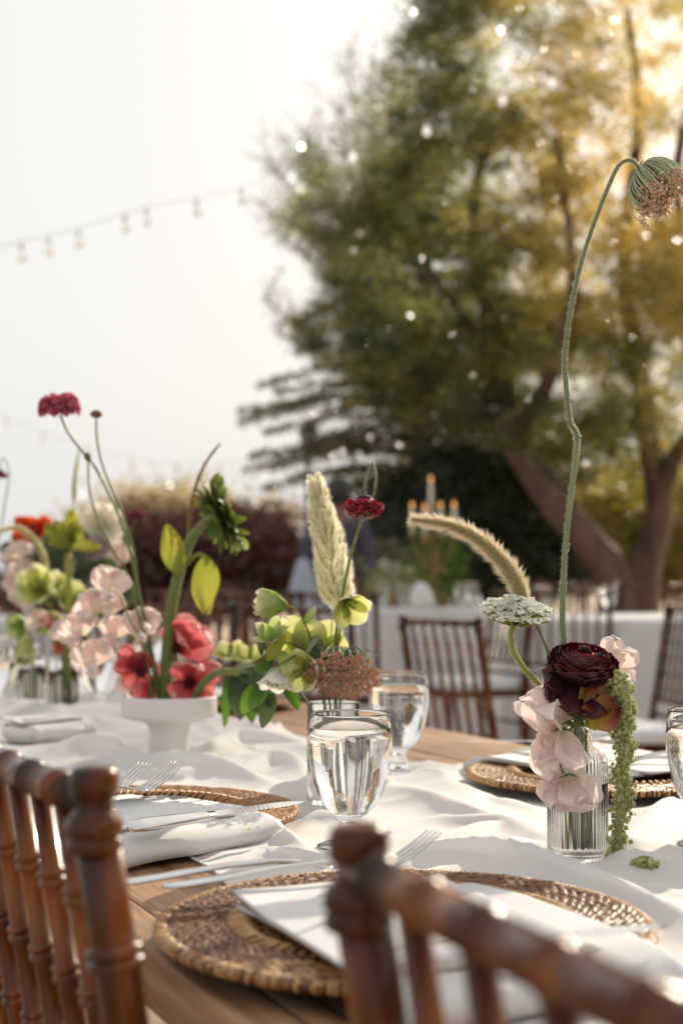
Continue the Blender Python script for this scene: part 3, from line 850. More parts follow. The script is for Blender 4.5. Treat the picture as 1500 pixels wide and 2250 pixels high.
cone_napkin('white napkin standing folded on the candle table behind the lace flower', 1040, 8.8, .09, .055, ZT2 + .002)

def goblet(label, loc, R_=.037, H_=.124, fill=.80, group='water goblets', detail=1, parts=True):
    s = H_ / .124; k = R_ / .037
    n = 72 if detail else 24
    loc = Vector(loc)
    th = thing('water_goblet', label, 'goblet', loc, group)
    outer = [(.0, .0005), (.0285, .0005), (.0305, .002), (.0300, .0036), (.022, .0062), (.0125, .0095), (.0098, .0130), (.0112, .0165), (.0096, .0200), (.0092, .0245), (.0118, .0285), (.0175, .0325), (.0235, .0385), (.0290, .048), (.0335, .060), (.0368, .074), (.0387, .088), (.0388, .100), (.0378, .112), (.0368, .1225), (.0365, .1238)]
    inner = [(.0352, .1236), (.0350, .122), (.0360, .112), (.0369, .100), (.0368, .088), (.0349, .074), (.0316, .060), (.0271, .049), (.0217, .0415), (.0150, .037), (.0075, .0352), (0, .0348)]
    sc_ = lambda pr: [(r * k, z * s) for r, z in pr]
    m = MB(); m.lathe(sc_(outer + inner), n=n, c=loc)
    m.build('glass', M_['glass'], th)
    if fill:
        zl = .0348 + (.1238 - .0348) * fill
        w = [(r - 0.0 + .00025 if r > 0 else 0, z - .0002) for r, z in inner if z < zl][::-1]
        def ri(z):
            for (r0, z0), (r1, z1) in zip(inner, inner[1:]):
                if z1 <= z <= z0: return r1 + (r0 - r1) * (z - z1) / max(z0 - z1, 1e-9)
            return .035
        rr = ri(zl) + .00025
        w += [(rr, zl), (rr - .0015, zl - .0006), (rr - .004, zl - .001), (0, zl - .001)]
        m = MB(); m.lathe([(r * k, z * s) for r, z in w], n=n, c=loc); tag(m.build('water', M_['water'], th))
    return th
for (px, d, lab) in ((840, 8.4, 'water goblet on the candle table, leftmost'), (884, 8.5, 'water goblet on the candle table left of the folded napkin'), (1012, 8.6, 'water goblet on the candle table right of the foliage'), (1035, 8.7, 'water goblet on the candle table at its right')):
    goblet(lab, (P(px, 1285, d).x, d, ZT2 + .003), .038, .15, .7, 'goblets on the other tables', 0)
ZT1 = gz(1.6, 7.2) + .765
for (px, d, lab) in ((1180, 7.1, 'water goblet on the right hand round table, left side'), (1335, 7.3, 'water goblet on the right hand round table behind the chair')):
    goblet(lab, (P(px, 1285, d).x if px > 1200 else 1.66 - .66, d, ZT1 + .003), .038, .15, .7, 'goblets on the other tables', 0)

# person standing behind
M_['skin'] = solid_mat('brown_skin', [(.3, (.16, .075, .045)), (.7, (.22, .11, .07))], rough=.5)
M_['hair'] = solid_mat('black_hair', [(.3, (.008, .007, .007)), (.7, (.02, .016, .015))], rough=.45, scale=60, stretch=(1, 1, .2))
M_['shirt'] = solid_mat('dusk_violet_shirt', [(.3, (.045, .040, .065)), (.7, (.075, .065, .10))], rough=.8)
M_['denim'] = solid_mat('pale_blue_cloth', [(.3, (.30, .34, .40)), (.7, (.42, .46, .52))], rough=.8)
def skin_body(name, joints, edges, mat, parent, root=0, sub=2):
    me = bpy.data.meshes.new(name); off = wloc(parent)
    me.from_pydata([tuple(Vector(j[0]) - off) for j in joints], edges, [])
    o = place(me, name, parent); me.materials.append(mat)
    sk = o.modifiers.new('Skin', 'SKIN')
    for i, j in enumerate(joints):
        r = j[1]; me.skin_vertices[0].data[i].radius = r if isinstance(r, tuple) else (r, r)
    me.skin_vertices[0].data[root].use_root = True
    sb = o.modifiers.new('Sub', 'SUBSURF'); sb.levels = sub; sb.render_levels = sub
    return o
px0 = P(742, 1285, 10.0); bx, by = px0.x, 10.0; bz = gz(bx, by); s_ = 1.0
per = thing('person', 'blurred person with black hair and violet shirt behind the grass plume, holding pale blue cloth', 'person', (bx, by, bz))
V3 = lambda x, y, z: Vector((bx + x, by + y, bz + z))
J = [(V3(0, 0, .86), (.145, .10)), (V3(0, .01, 1.05), (.125, .09)), (V3(0, .02, 1.25), (.155, .10)), (V3(0, .01, 1.33), (.11, .08)), (V3(0, 0, 1.41), (.05, .05)), (V3(.005, -.01, 1.52), (.078, .092)), (V3(.005, -.005, 1.60), (.05, .06)),
     (V3(-.17, .01, 1.31), .052), (V3(-.23, .02, 1.08), .042), (V3(-.20, -.13, .90), .032), (V3(-.19, -.19, .875), .03),
     (V3(.17, .01, 1.31), .052), (V3(.22, .02, 1.06), .042), (V3(.21, -.06, .84), .032), (V3(.21, -.08, .76), .03),
     (V3(-.09, 0, .78), (.09, .095)), (V3(-.095, -.01, .46), .058), (V3(-.10, .02, .08), .04), (V3(-.10, -.11, .035), .035),
     (V3(.09, 0, .78), (.09, .095)), (V3(.095, -.01, .46), .058), (V3(.10, .02, .08), .04), (V3(.10, -.11, .035), .035)]
E = [(0, 1), (1, 2), (2, 3), (3, 4), (4, 5), (5, 6), (3, 7), (7, 8), (8, 9), (9, 10), (3, 11), (11, 12), (12, 13), (13, 14), (0, 15), (15, 16), (16, 17), (17, 18), (0, 19), (19, 20), (20, 21), (21, 22)]
skin_body('body', J, E, M_['skin'], per)
Js = [(V3(0, 0, .82), (.165, .12)), (V3(0, .01, 1.05), (.14, .105)), (V3(0, .02, 1.25), (.17, .115)), (V3(0, .01, 1.335), (.12, .09)), (V3(0, 0, 1.385), (.06, .06)), (V3(-.17, .01, 1.315), .066), (V3(-.23, .02, 1.10), .056), (V3(-.205, -.10, .94), .046), (V3(.17, .01, 1.315), .066), (V3(.22, .02, 1.08), .056), (V3(.213, -.04, .90), .046)]
skin_body('shirt', Js, [(0, 1), (1, 2), (2, 3), (3, 4), (3, 5), (5, 6), (6, 7), (3, 8), (8, 9), (9, 10)], M_['shirt'], per)
Jt = [(V3(0, 0, .84), (.155, .115)), (V3(-.09, 0, .76), (.10, .105)), (V3(-.095, -.01, .46), .075), (V3(-.10, .02, .11), .06), (V3(.09, 0, .76), (.10, .105)), (V3(.095, -.01, .46), .075), (V3(.10, .02, .11), .06)]
skin_body('trousers', Jt, [(0, 1), (1, 2), (2, 3), (0, 4), (4, 5), (5, 6)], M_['shirt'], per)
m = MB(); hc = V3(.005, .015, 1.545)
m.ball(hc, .122, 18, 14, (.88, .98, .98)); m.ball(hc + Vector((0, .06, -.07)), .085, 12, 10, (1, .7, 1.1)); m.build('hair', M_['hair'], per)
m = MB()
m.ball(V3(-.012 - .02, -.095, 1.525), .008, 8, 6); m.ball(V3(.032, -.095, 1.525), .008, 8, 6); m.build('eyes', M_['hair'], per)
cl0 = V3(-.240, -.17, .72)
m = MB(); vs = []; fs = []; n = 30
lv = [(0, .98), (.02, 1.0), (.10, .92), (.20, .72), (.28, .52), (.34, .34), (.36, .05)]
for z, r in lv:
    for k in range(n):
        a = 2 * math.pi * k / n; rr = .115 * r * (1 + .10 * math.sin(5 * a + z * 6))
        vs.append((cl0.x + rr * math.cos(a), cl0.y + rr * .6 * math.sin(a), cl0.z + z))
for i in range(len(lv) - 1):
    for k in range(n): fs.append((i * n + k, i * n + (k + 1) % n, (i + 1) * n + (k + 1) % n, (i + 1) * n + k))
m.add(vs, fs); tag(m.build('folded_cloth', M_['denim']), 'pale blue bundle of cloth in the arm of the blurred person', 'cloth')

# lamp post
lp = P(676, 1285, 16.0); lz = gz(lp.x, 16)
lamp = thing('street_lamp', 'black lantern on a tall post against the sky left of the conifer branches', 'lamp', (lp.x, 16.0, lz))
M_['iron'] = solid_mat('black_iron', [(.3, (.03, .028, .026)), (.7, (.06, .055, .05))], rough=.5)
zb = P(676, 1000, 16).z; zt_ = P(676, 925, 16).z
m = MB(); m.lathe([(.09, 0), (.09, .12), (.05, .2), (.035, .3), (.03, zb - lz - .05), (.045, zb - lz - .02), (.03, zb - lz)], n=14, c=(lp.x, 16, lz)); m.build('post', M_['iron'], lamp)
m = MB(); H = zt_ - zb; c_ = (lp.x, 16, zb)
m.lathe([(.03, 0), (.055, .03), (.06, .05), (.02, .05)], n=6, c=c_)
for k in range(6):
    a = math.pi / 3 * k
    m.tube([Vector(c_) + Vector((.055 * math.cos(a), .055 * math.sin(a), .04)), Vector(c_) + Vector((.105 * math.cos(a), .105 * math.sin(a), H * .72))], .007, n=4)
m.lathe([(.12, H * .72), (.125, H * .74), (.05, H * .93), (.02, H * .95), (.02, H), (0, H * 1.05)], n=6, c=c_)
m.build('lantern_frame', M_['iron'], lamp)
m = MB(); m.lathe([(.05, .045), (.098, H * .715)], n=6, c=c_); m.build('pane', petal_mat('frosted_pane', [(0, (.35, .33, .30)), (1, (.42, .40, .36))], trans=.5, var=.1), lamp)

# string lights
M_['bulb'] = emit_mat('bulb_glow', (1.0, .88, .78), 1.0)
M_['bulbg'] = glass_mat('bulb_glass', (1, .93, .85), 1.3)
M_['cord'] = solid_mat('light_cord', [(.3, (.30, .27, .24)), (.7, (.40, .36, .33))], rough=.6)
def string(label, pts, d0, d1, bulbs, rb):
    path = PP(pts, d0, d1); c = crom(path, 6)
    th = thing('string_light', label, 'string light', path[0])
    m = MB(); m.tube(c, .0020, n=6); m.build('cable', M_['cord'], th)
    for (i, px, py, lit) in bulbs:
        # nearest point of the cable
        b = min(c, key=lambda q: abs((q.x / q.y) * F + 750 - px)) + Vector((0, 0, -.02))
        m = MB(); m.lathe([(.009, .01), (.010, -.028), (.008, -.032)], n=10, c=b); s = m.build('socket', M_['cord'], th)
        m = MB(); m.lathe([(.009, -.03), (.020, -.05), (.025, -.072), (.019, -.095), (0, -.105)], n=12, c=b); m.build('bulb', M_['bulb'] if lit else M_['bulbg'], s)
string('string of small bulbs crossing the pale sky on the left into the trees', [(-60, 560, 8), (48, 530, 8.2), (173, 502, 8.5), (323, 455, 8.9), (432, 436, 9.2), (530, 412, 9.5), (640, 362, 9.8), (775, 318, 10), (937, 262, 10.3), (1103, 196, 10.6), (1325, 118, 11), (1560, 40, 11.4)], 8, 11,
       [(i, a, b, a > 600) for i, (a, b) in enumerate([(48, 537), (103, 520), (173, 510), (258, 495), (323, 463), (432, 447), (530, 420), (640, 372), (775, 325), (937, 275), (1103, 207), (1215, 160), (1325, 130)])], .03)
string('faint second string of bulbs low in the sky on the left', [(-60, 885, 14), (95, 950, 14.5), (290, 1008, 15.2), (480, 1020, 16), (640, 1005, 16.6), (800, 960, 17)], 14, 17,
       [(i, a, 0, False) for i, a in enumerate([5, 95, 190, 290, 385, 480, 575])], .03)

# ================================================================ THE LONG TABLE
table = thing('long_table', 'long weathered wooden farm table running away to the left under the white runner', 'table', (0, 0, 0))
edges_t = [0.286, 0.321, 0.470, 0.640, 0.812, 0.985, 1.168]
for k in range(len(edges_t) - 1):
    a, b = edges_t[k] + .0012, edges_t[k + 1] - .0012
    th_ = .038; n = 60; m = MB(); vs = []; fs = []
    prof = [(a, -th_), (a, -.0025), (a + .0012, -.0006), (a + .004, 0), (b - .004, 0), (b - .0012, -.0006), (b, -.0025), (b, -th_)]
    for j in range(n + 1):
        s = -.7 + 5.4 * j / n
        for (x, z) in prof:
            vs.append((x + .0006 * math.sin(s * 7 + k * 3), s, TZ + z + .0005 * math.sin(s * 2 + k)))
    p_ = len(prof)
    for j in range(n):
        for i in range(p_): fs.append((j * p_ + i, j * p_ + (i + 1) % p_, (j + 1) * p_ + (i + 1) % p_, (j + 1) * p_ + i))
    fs.append(tuple(range(p_ - 1, -1, -1))); fs.append(tuple(n * p_ + i for i in range(p_)))
    m.add(vs, fs).build('plank', M_['plank'], table, smooth=False)
m = MB()
m.box((.72, 2.0, TZ - .075), (.70, 5.0, .07)); m.build('apron', M_['plank'], table, smooth=False)
for s in (-.3, 2.0, 4.3):
    for t in (.36, 1.07):
        m = MB(); m.box((t, s, TZ / 2 - .02), (.075, .075, TZ - .04)); m.build('leg', M_['plank'], table, smooth=False)
HX = HN + R(90)
table.rotation_euler = (0, 0, HX)

# things standing on the table: centre (world x, y), radius kept free of folds
CA = Vector((.0416, .964, TZ)); CB = Vector((-.2085, 1.432, TZ)); CC = Vector((.315, 1.715, TZ)); CD = Vector((-.250, 2.83, TZ)); CE = P(105, 1285, 2.20); CE.z = TZ
g1 = T(769, 1869); g2 = T(876, 1703); g3 = T(1560, 1866)
vR = T(1269, 1893); vC = T(733, 1768); vL1 = T(70, 1553); vL2 = T(139, 1566)
bw = T(371, 1668)
g4 = T(222, 1562); g5 = T(-28, 1588); g6 = T(28, 1528)
g7 = T(330, 1490); 
FLAT = [(CA, .155, .008), (CB, .155, .008), (CC, .16, .008), (CD, .16, .008), (CE, .065, .008), (g1, .028, 0), (g2, .028, 0), (g3, .028, 0), (vR, .024, 0), (vC, .026, 0), (vL1, .024, 0), (vL2, .024, 0), (bw, .04, 0), (g4, .028, 0), (g5, .028, 0), (g6, .028, 0), (g7, .028, 0)]

CR = [  # hand placed folds: picture points on the table, height, width
    ([(940, 1814), (1052, 1826), (1116, 1832), (1190, 1862)], .010, .016),
    ([(905, 1880), (1000, 1860), (1060, 1842), (1110, 1832)], .010, .014),
    ([(967, 1896), (1030, 1892), (1085, 1896), (1142, 1880), (1196, 1874)], .012, .012),
    ([(905, 1893), (967, 1900), (1047, 1914), (1169, 1938), (1287, 1979), (1400, 2015), (1540, 2062)], .019, .016),
    ([(1175, 1918), (1240, 1912), (1297, 1908), (1388, 1914), (1520, 1910)], .013, .012),
    ([(1370, 1870), (1420, 1835), (1457, 1800), (1500, 1775)], .013, .016),
    ([(1345, 1885), (1420, 1872), (1520, 1862)], .009, .012),
    ([(418, 1890), (520, 1866), (600, 1860), (690, 1872), (760, 1890)], .011, .010),
    ([(560, 1850), (620, 1826), (700, 1812), (800, 1815)], .010, .012),
    ([(470, 1925), (560, 1895), (650, 1893), (760, 1905)], .007, .008),
    ([(850, 1745), (930, 1775), (1010, 1808), (1110, 1828)], .014, .02),
    ([(860, 1700), (930, 1718), (1000, 1735), (1060, 1790)], .010, .02),
    ([(520, 1712), (590, 1690), (650, 1700), (675, 1740)], .016, .02),
    ([(260, 1690), (380, 1690), (500, 1712), (600, 1745)], .016, .02),
    ([(430, 1668), (520, 1645), (600, 1652), (680, 1660)], .018, .025),
    ([(560, 1640), (640, 1612), (690, 1625)], .016, .02),
    ([(100, 1668), (180, 1660), (260, 1668), (320, 1690)], .020, .022),
    ([(170, 1640), (270, 1630), (330, 1618)], .022, .03),
    ([(480, 1690), (600, 1680), (660, 1672)], .010, .02),
    ([(940, 1690), (1000, 1668), (1040, 1672)], .010, .016),
    ([(1000, 1770), (1090, 1778), (1190, 1800)], .006, .016),
]
def smooth(x, a, b):
    k = np.clip((x - a) / (b - a), 0, 1); return k * k * (3 - 2 * k)
ns, nt_ = 780, 130
S = np.linspace(-.30, 4.45, ns)
A_, B_ = np.meshgrid(S, np.linspace(0, 1, nt_), indexing='ij')
def wob(s, ks, amps, ph): return sum(a * np.sin(k * s + p) for k, a, p in zip(ks, amps, ph))
e0 = .425 + wob(A_, (5, 11, 23, 47), (.018, .012, .006, .003), (0.4, 2, 1, 4)) - .03 * np.exp(-((A_ - 1.12) / .10) ** 2)
e1 = .90 + wob(A_, (4, 9, 19, 41), (.02, .012, .006, .003), (3.4, 1, 2.4, 5)) + .16 * np.exp(-((A_ - 1.15) / .45) ** 2) + .1 * np.exp(-((A_ - .5) / .4) ** 2)
T_ = e0 + (e1 - e0) * B_
Xw = U.x * A_ + N.x * T_; Yw = U.y * A_ + N.y * T_
H_ = np.zeros_like(Xw)
def npn(x, y, sc, seed):
    r = np.random.default_rng(seed); o = 0
    for q in range(7):
        a = r.uniform(0, 6.28); f = sc * r.uniform(.6, 1.5)
        o = o + np.sin((np.cos(a) * x + np.sin(a) * y) * f + r.uniform(0, 6.28))
    return o / 2.6
wx = npn(A_, T_, 7, 1) * .06; wy = npn(A_, T_, 7, 2) * .06
n1 = npn(A_ * .8 + wx, T_ * 1.5 + wy, 15, 3); n2 = npn(A_ * .9 + wx, T_ * 1.3 - wy, 33, 4); n3 = npn(A_, T_, 75, 5)
H_ = .016 * (1 - np.minimum(np.abs(n1), 1)) ** 2.0 + .005 * (1 - np.minimum(np.abs(n2), 1)) ** 2.4 + .0014 * n3 + .0007 * npn(A_ * 1.3 + wx, T_ - wy, 150, 6)
far = smooth(A_, 1.7, 2.3)
H_ = H_ * (.55 + .75 * far)
hand = np.zeros_like(H_)
for pts, hh, ww in CR:
    q = crom([T(a, b) for a, b in pts], 4); best = np.full_like(H_, 9.0); par = np.zeros_like(H_)
    for i in range(len(q) - 1):
        ax, ay, bx_, by_ = q[i].x, q[i].y, q[i + 1].x, q[i + 1].y
        dx, dy = bx_ - ax, by_ - ay
        f = np.clip(((Xw - ax) * dx + (Yw - ay) * dy) / (dx * dx + dy * dy), 0, 1)
        d = np.hypot(Xw - ax - f * dx, Yw - ay - f * dy)
        u_ = d < best; best = np.where(u_, d, best); par = np.where(u_, (i + f) / (len(q) - 1), par)
    env = np.sin(np.pi * np.clip(par * .9 + .05, 0, 1)) ** .6
    hand = np.maximum(hand, hh * env * np.exp(-(best / ww) ** 1.35))
near_hand = np.clip(hand / .008, 0, 1)
H_ = H_ * (1 - .7 * near_hand) + hand * 1.5 + .0022
# hem falls to the wood
H_ *= (.25 + .75 * smooth(B_, 0, .05)) * (.25 + .75 * smooth(B_, 1, .95))
for c, r, h in FLAT:
    d = np.hypot(Xw - c.x, Yw - c.y)
    k = smooth(d, r, r + .035)
    H_ = np.where(k < 1, np.minimum(H_, .0022 + .0) * (1 - k) + H_ * k, H_)
H_ = np.maximum(H_, .0016)
V = np.stack([Xw, Yw, TZ + H_], -1).reshape(-1, 3)
I = np.arange(ns * nt_).reshape(ns, nt_)
Q = np.stack([I[:-1, :-1], I[1:, :-1], I[1:, 1:], I[:-1, 1:]], -1).reshape(-1, 4)[:, ::-1]
me = fast_mesh('runner', V, Q, np.zeros(len(V)), M_['runner']); me.polygons.foreach_set('use_smooth', [True] * len(me.polygons))
run = place(me, 'table_runner'); tag(run, 'sheer white chiffon runner crumpled along the middle of the wooden table', 'table runner')
for col in (0, nt_ - 1):
    pts = [Vector(V[I[i, col]]) + Vector((0, 0, .0006)) for i in range(0, ns, 2)]
    m = MB(); m.tube(pts, [.0012 + .0005 * math.sin(i * 2.1) for i in range(len(pts))], n=5); m.build('hem', M_['napkin'], run)

# ================================================================ PLACE SETTINGS
def make_charger():
    """round woven mat, origin at the centre of its underside"""
    th = thing('woven_charger', 'x', 'placemat', (0, 0, 0), 'woven rattan chargers')
    m = MB()
    m.lathe([(0, .004), (.100, .004), (.107, .009), (.160, .0085), (.1635, .0105), (.160, .0125), (.110, .0125), (.102, .0075), (0, .0075)], n=96)
    m.build('core', M_['core'], th)
    def capsule(L, w, h):
        mb = MB(); vs = []; fs = []; ny, nx_ = 5, 4
        for j in range(ny + 1):
            v = j / ny; ww = w * (.75 + .25 * math.sin(math.pi * v)); zz = h * math.sin(math.pi * (0.06 + .88 * v))
            for i in range(nx_ + 1):
                u = 2 * i / nx_ - 1
                vs.append((u * ww / 2, (v - .5) * L, zz + h * .25 * (1 - u * u)))
        for j in range(ny):
            for i in range(nx_): fs.append((j * 5 + i, j * 5 + i + 1, (j + 1) * 5 + i + 1, (j + 1) * 5 + i))
        return mb.add(vs, fs)
    cap = capsule(.0225, .0036, .0022).mesh('strand', M_['rattan'])
    L_ = []
    r = .1115; k = 0
    while r < .162:
        n = int(2 * math.pi * r / .0104)
        for i in range(n):
            a = 2 * math.pi * (i + .5 * (k % 2)) / n + random.uniform(-.006, .006)
            tw = (0.50 if k % 2 else -0.50) + random.uniform(-.03, .03)
            M = Matrix.Translation((r * math.cos(a), r * math.sin(a), .0118 + random.uniform(-.0003, .0005))) @ Matrix.Rotation(a + tw, 4, 'Z') @ Matrix.Scale(random.uniform(.85, 1.1), 4)
            L_.append((a, r, M, cap))
        r += .0038; k += 1
    # the same twining on the sunken middle
    r = .014
    inner = MB()
    while r < .100:
        n = max(6, int(2 * math.pi * r / .0145))
        for i in range(n):
            a = 2 * math.pi * (i + .5 * (k % 2)) / n
            M = Matrix.Translation((r * math.cos(a), r * math.sin(a), .0068)) @ Matrix.Rotation(a + (.26 if k % 2 else -.26), 4, 'Z')
            c = capsule(.0205, .0048, .0032)
            inner.add([M @ Vector(v) for v in c.v], c.f, 0.5)
        r += .0052; k += 1
    tag(inner.build('well_weave', M_['rattan'], th), kind='stuff')
    # wraps round the outer edge and over the inner step
    wrap = MB(); wrap.tube([(.1570, 0, .0132), (.1615, 0, .0136), (.1645, 0, .0120), (.1650, 0, .0098), (.1630, 0, .0078), (.157, 0, .0072)], [.0012, .0015, .0016, .0016, .0014, .0012], n=6, flat=1.0)
    wrap = wrap.mesh('edge_wrap', M_['rattan'])
    L2 = []
    for i in range(270):
        a = 2 * math.pi * i / 270
        L2.append((a, .165, Matrix.Rotation(a, 4, 'Z') @ Matrix.Rotation(random.uniform(-.1, .1), 4, 'X'), wrap))
    step = MB(); step.tube([(.1180, 0, .0145), (.1090, .001, .0158), (.1025, .003, .0125), (.0990, .004, .0085), (.094, .005, .0078)], [.0013, .0016, .0017, .0016, .0012], n=6)
    step = step.mesh('step_wrap', M_['rattan'])
    for i in range(84):
        a = 2 * math.pi * i / 84 + random.uniform(-.015, .015)
        L2.append((a, .105, Matrix.Rotation(a, 4, 'Z'), step))
    return th, L_, L2
def charger(label, c, rz, lift, tilt=(0, 0), n_ind=300):
    th, L1, L2 = make_charger()
    th['label'] = label
    cz, sz = math.cos(rz), math.sin(rz)
    def score(e):     # nearest to the camera first
        x, y = e[1] * math.cos(e[0]), e[1] * math.sin(e[0])
        return math.hypot(c.x + cz * x - sz * y, c.y + sz * x + cz * y)
    for nm, L in (('strand', L1), ('wrap', L2)):
        L = sorted(L, key=score)
        k = int(n_ind * (.72 if nm == 'strand' else .35))
        for e in L[:k]: place(e[3], nm, th, e[2])
        mb = MB()
        for e in L[k:]:
            vs_ = [e[2] @ v.co for v in e[3].vertices]
            mb.add(vs_, [tuple(p.vertices) for p in e[3].polygons], .5)
        if mb.v: tag(mb.build(nm + '_weave', M_['rattan'], th), kind='stuff')
    th.location = (c.x, c.y, TZ + lift); th.rotation_euler = (tilt[0], tilt[1], rz)
    return th
charger('round woven rattan mat under the napkin nearest the camera, behind the chair rail', CA, HX, .0065)
charger('round woven rattan mat behind the nearest knobbed chair post, knife tip over its right rim', CB, HX + R(20), .0065)
charger('round woven rattan mat across the table behind the ribbed vase', CC, HX + R(180), .0065, n_ind=200)
charger('far woven mat with a copper lit edge beyond the drooping leaves', CD, HX + R(180), .0065, n_ind=40)

def napkin(label, c, rz, x0, x1, y0, y1, lift=.0065, roll=.03):
    th = thing('napkin', label, 'napkin', (0, 0, 0), 'folded linen napkins')
    def sweep(prof, xa, xb, nx_, skew, seed, amp):
        m = MB(); vs = []; fs = []; p_ = len(prof)
        for i in range(nx_ + 1):
            f = i / nx_
            for j, (y, z) in enumerate(prof):
                x = xa + (xb - xa) * f + skew * (y - prof[0][0])
                dz = amp * (math.sin(x * 33 + y * 21 + seed) + math.sin(x * 61 - y * 37 + seed * 2) * .5)
                endf = .0
                sag = -.004 * math.exp(-((x + .02) ** 2 + y * y) / .0022)
                vs.append((x + .0035 * math.sin(y * 31 + seed * 3) + .002 * math.sin(y * 63 + seed), y + .003 * math.sin(x * 26 + seed) + amp * math.sin(x * 57 + seed), z + dz + sag))
        for i in range(nx_):
            for j in range(p_): fs.append((i * p_ + j, (i + 1) * p_ + j, (i + 1) * p_ + (j + 1) % p_, i * p_ + (j + 1) % p_))
        fs.append(tuple(range(p_))); fs.append(tuple(nx_ * p_ + j for j in range(p_ - 1, -1, -1)))
        return m.add(vs, fs)
    # under fold: thick soft roll that falls over the front rim of the mat
    H1 = .0205
    und = [(y1 - .02, H1 - .004), (y1 - .02, H1), (y1 - .06, H1 + .001), (0, H1 + .001), (y0 + .05, H1 + .0015), (y0 + .02, H1 + .002), (y0 + .002, H1 + .0005), (y0 - .010, H1 - .004), (y0 - .016, H1 - .010), (y0 - .017, .004), (y0 - .013, -.002), (y0 - .004, -.004), (y0 + .001, .002), (y0 + .002, .010), (y0 + .012, .0160), (y0 + .04, .0175), (0, .0178), (y1 - .05, .0180)]
    sweep(und, x0, x1 + roll, 40, 0, 1.0, .0013).build('under_fold', M_['napkin'], th)
    H2 = .0245
    top = [(y1, H2 - .0022), (y1 + .001, H2 - .001), (y1 - .003, H2), (y1 - .05, H2 + .001), (0, H2 + .001), (y0 + .06, H2 + .001), (y0 + .018, H2 + .0005), (y0 + .011, H2), (y0 + .009, H2 - .0010), (y0 + .011, H2 - .0018), (y0 + .03, H2 - .0014), (0, H2 - .0014), (y1 - .04, H2 - .0016)]
    sweep(top, x0 - .004, x1, 40, .06, 2.2, .0013).build('top_fold', M_['napkin'], th)
    m = MB(); n = int((x1 - x0) / .0032)
    for i in range(n):
        x = x0 + (x1 - x0) * (i + .5) / n + .06 * (y0 - y1)
        m.tube([(x, y0 + .0175, H2 + .0003), (x, y0 + .0145, H2 + .0011), (x + .0006, y0 + .0100, H2 + .0006), (x + .0006, y0 + .0086, H2 - .0018)], .00075, n=5)
    tag(m.build('hem_stitching', M_['napkin'], th), kind='stuff')
    th.location = (c.x, c.y, TZ + lift); th.rotation_euler = (0, 0, rz)
    return th
napkin('folded white linen napkin nearest the camera, behind the second chair post', CA, HX, -.0925, .062, -.165, .080, roll=.03)
napkin('linen napkin with stitched hem, front fold draped over the mat, beside left chair knob', CB, R(45.4), -.205, .020, -.157, .035)
napkin('white napkin across the table, behind the ribbed vase and tassel', CC, HX + R(192), -.115, .020, -.165, .090, roll=.045)
napkin('white napkin on the far mat beyond the drooping leaves', CD, HX + R(180), -.10, .01, -.12, .08, roll=0)

def bar(m, pts, ws, ths, n=8):
    """flattened bar along pts (x,y,z) with half width and half thickness lists"""
    vs = []; fs = []
    for (x, y, z), w, t in zip(pts, ws, ths):
        for k in range(n):
            a = 2 * math.pi * k / n
            ca, sa = math.cos(a), math.sin(a)
            vs.append((x, y + w * math.copysign(abs(ca) ** .8, ca), z + t * math.copysign(abs(sa) ** .8, sa)))
    q = len(pts)
    for i in range(q - 1):
        for k in range(n): fs.append((i * n + k, (i + 1) * n + k, (i + 1) * n + (k + 1) % n, i * n + (k + 1) % n))
    fs.append(tuple(range(n))); fs.append(tuple((q - 1) * n + k for k in range(n - 1, -1, -1)))
    return m.add(vs, fs)
def make_fork():
    th = thing('fork', 'x', 'fork', (0, 0, 0), 'silver forks')
    m = MB()
    pts = [(-.140, 0, .003), (-.136, 0, .003), (-.125, 0, .0035), (-.10, 0, .005), (-.06, 0, .0085), (-.02, 0, .0095), (-.005, 0, .008), (.006, 0, .005), (.016, 0, .003), (.024, 0, .0028)]
    bar(m, pts, [.003, .0075, .0095, .0082, .0050, .0034, .0036, .0065, .0112, .0122], [.0012, .0016, .0017, .0017, .0019, .0021, .0020, .0014, .0011, .0010], 10)
    m.build('handle', M_['steel'], th)
    for k in range(4):
        y = (-1.5 + k) * .0062
        m = MB(); c = [(.022, y, .0028), (.030, y * 1.02, .0040), (.042, y * 1.04, .0085), (.054, y * 1.02, .0150), (.064, y, .0215), (.070, y, .0255)]
        bar(m, c, [.0024, .0019, .0017, .0015, .0011, .0004], [.0010, .0010, .0010, .0009, .0007, .0004], 8)
        m.build('tine', M_['steel'], th)
    return th
def make_knife():
    th = thing('table_knife', 'x', 'knife', (0, 0, 0), 'silver knives')
    m = MB(); bar(m, [(-.200, 0, .004), (-.197, 0, .004), (-.18, 0, .0042), (-.15, 0, .0042), (-.115, 0, .0040), (-.105, 0, .0040)], [.003, .0072, .0088, .0078, .0058, .0046], [.0018, .0030, .0033, .0034, .0034, .0028], 12)
    m.build('handle', M_['steel'], th)
    m = MB(); n = 40; vs = []; fs = []
    for i in range(n + 1):
        f = i / n; x = -.106 + .112 * f
        w = .0085 * (1 - max(f - .62, 0) ** 2 * 5.6); bk = .0048 * (1 - f ** 5)
        ser = .0004 * (1 if i % 2 else -1) if .25 < f < .8 else 0
        vs += [(x, bk, .0048), (x, bk, .0034), (x, -w + bk - ser + .001, .0041)]
    for i in range(n):
        a = 3 * i
        fs += [(a, a + 3, a + 4, a + 1), (a + 1, a + 4, a + 5, a + 2), (a + 2, a + 5, a + 3, a)]
    fs += [(0, 1, 2), (3 * n + 2, 3 * n + 1, 3 * n)]
    m.add(vs, fs).build('blade', M_['steel'], th, smooth=False)
    return th
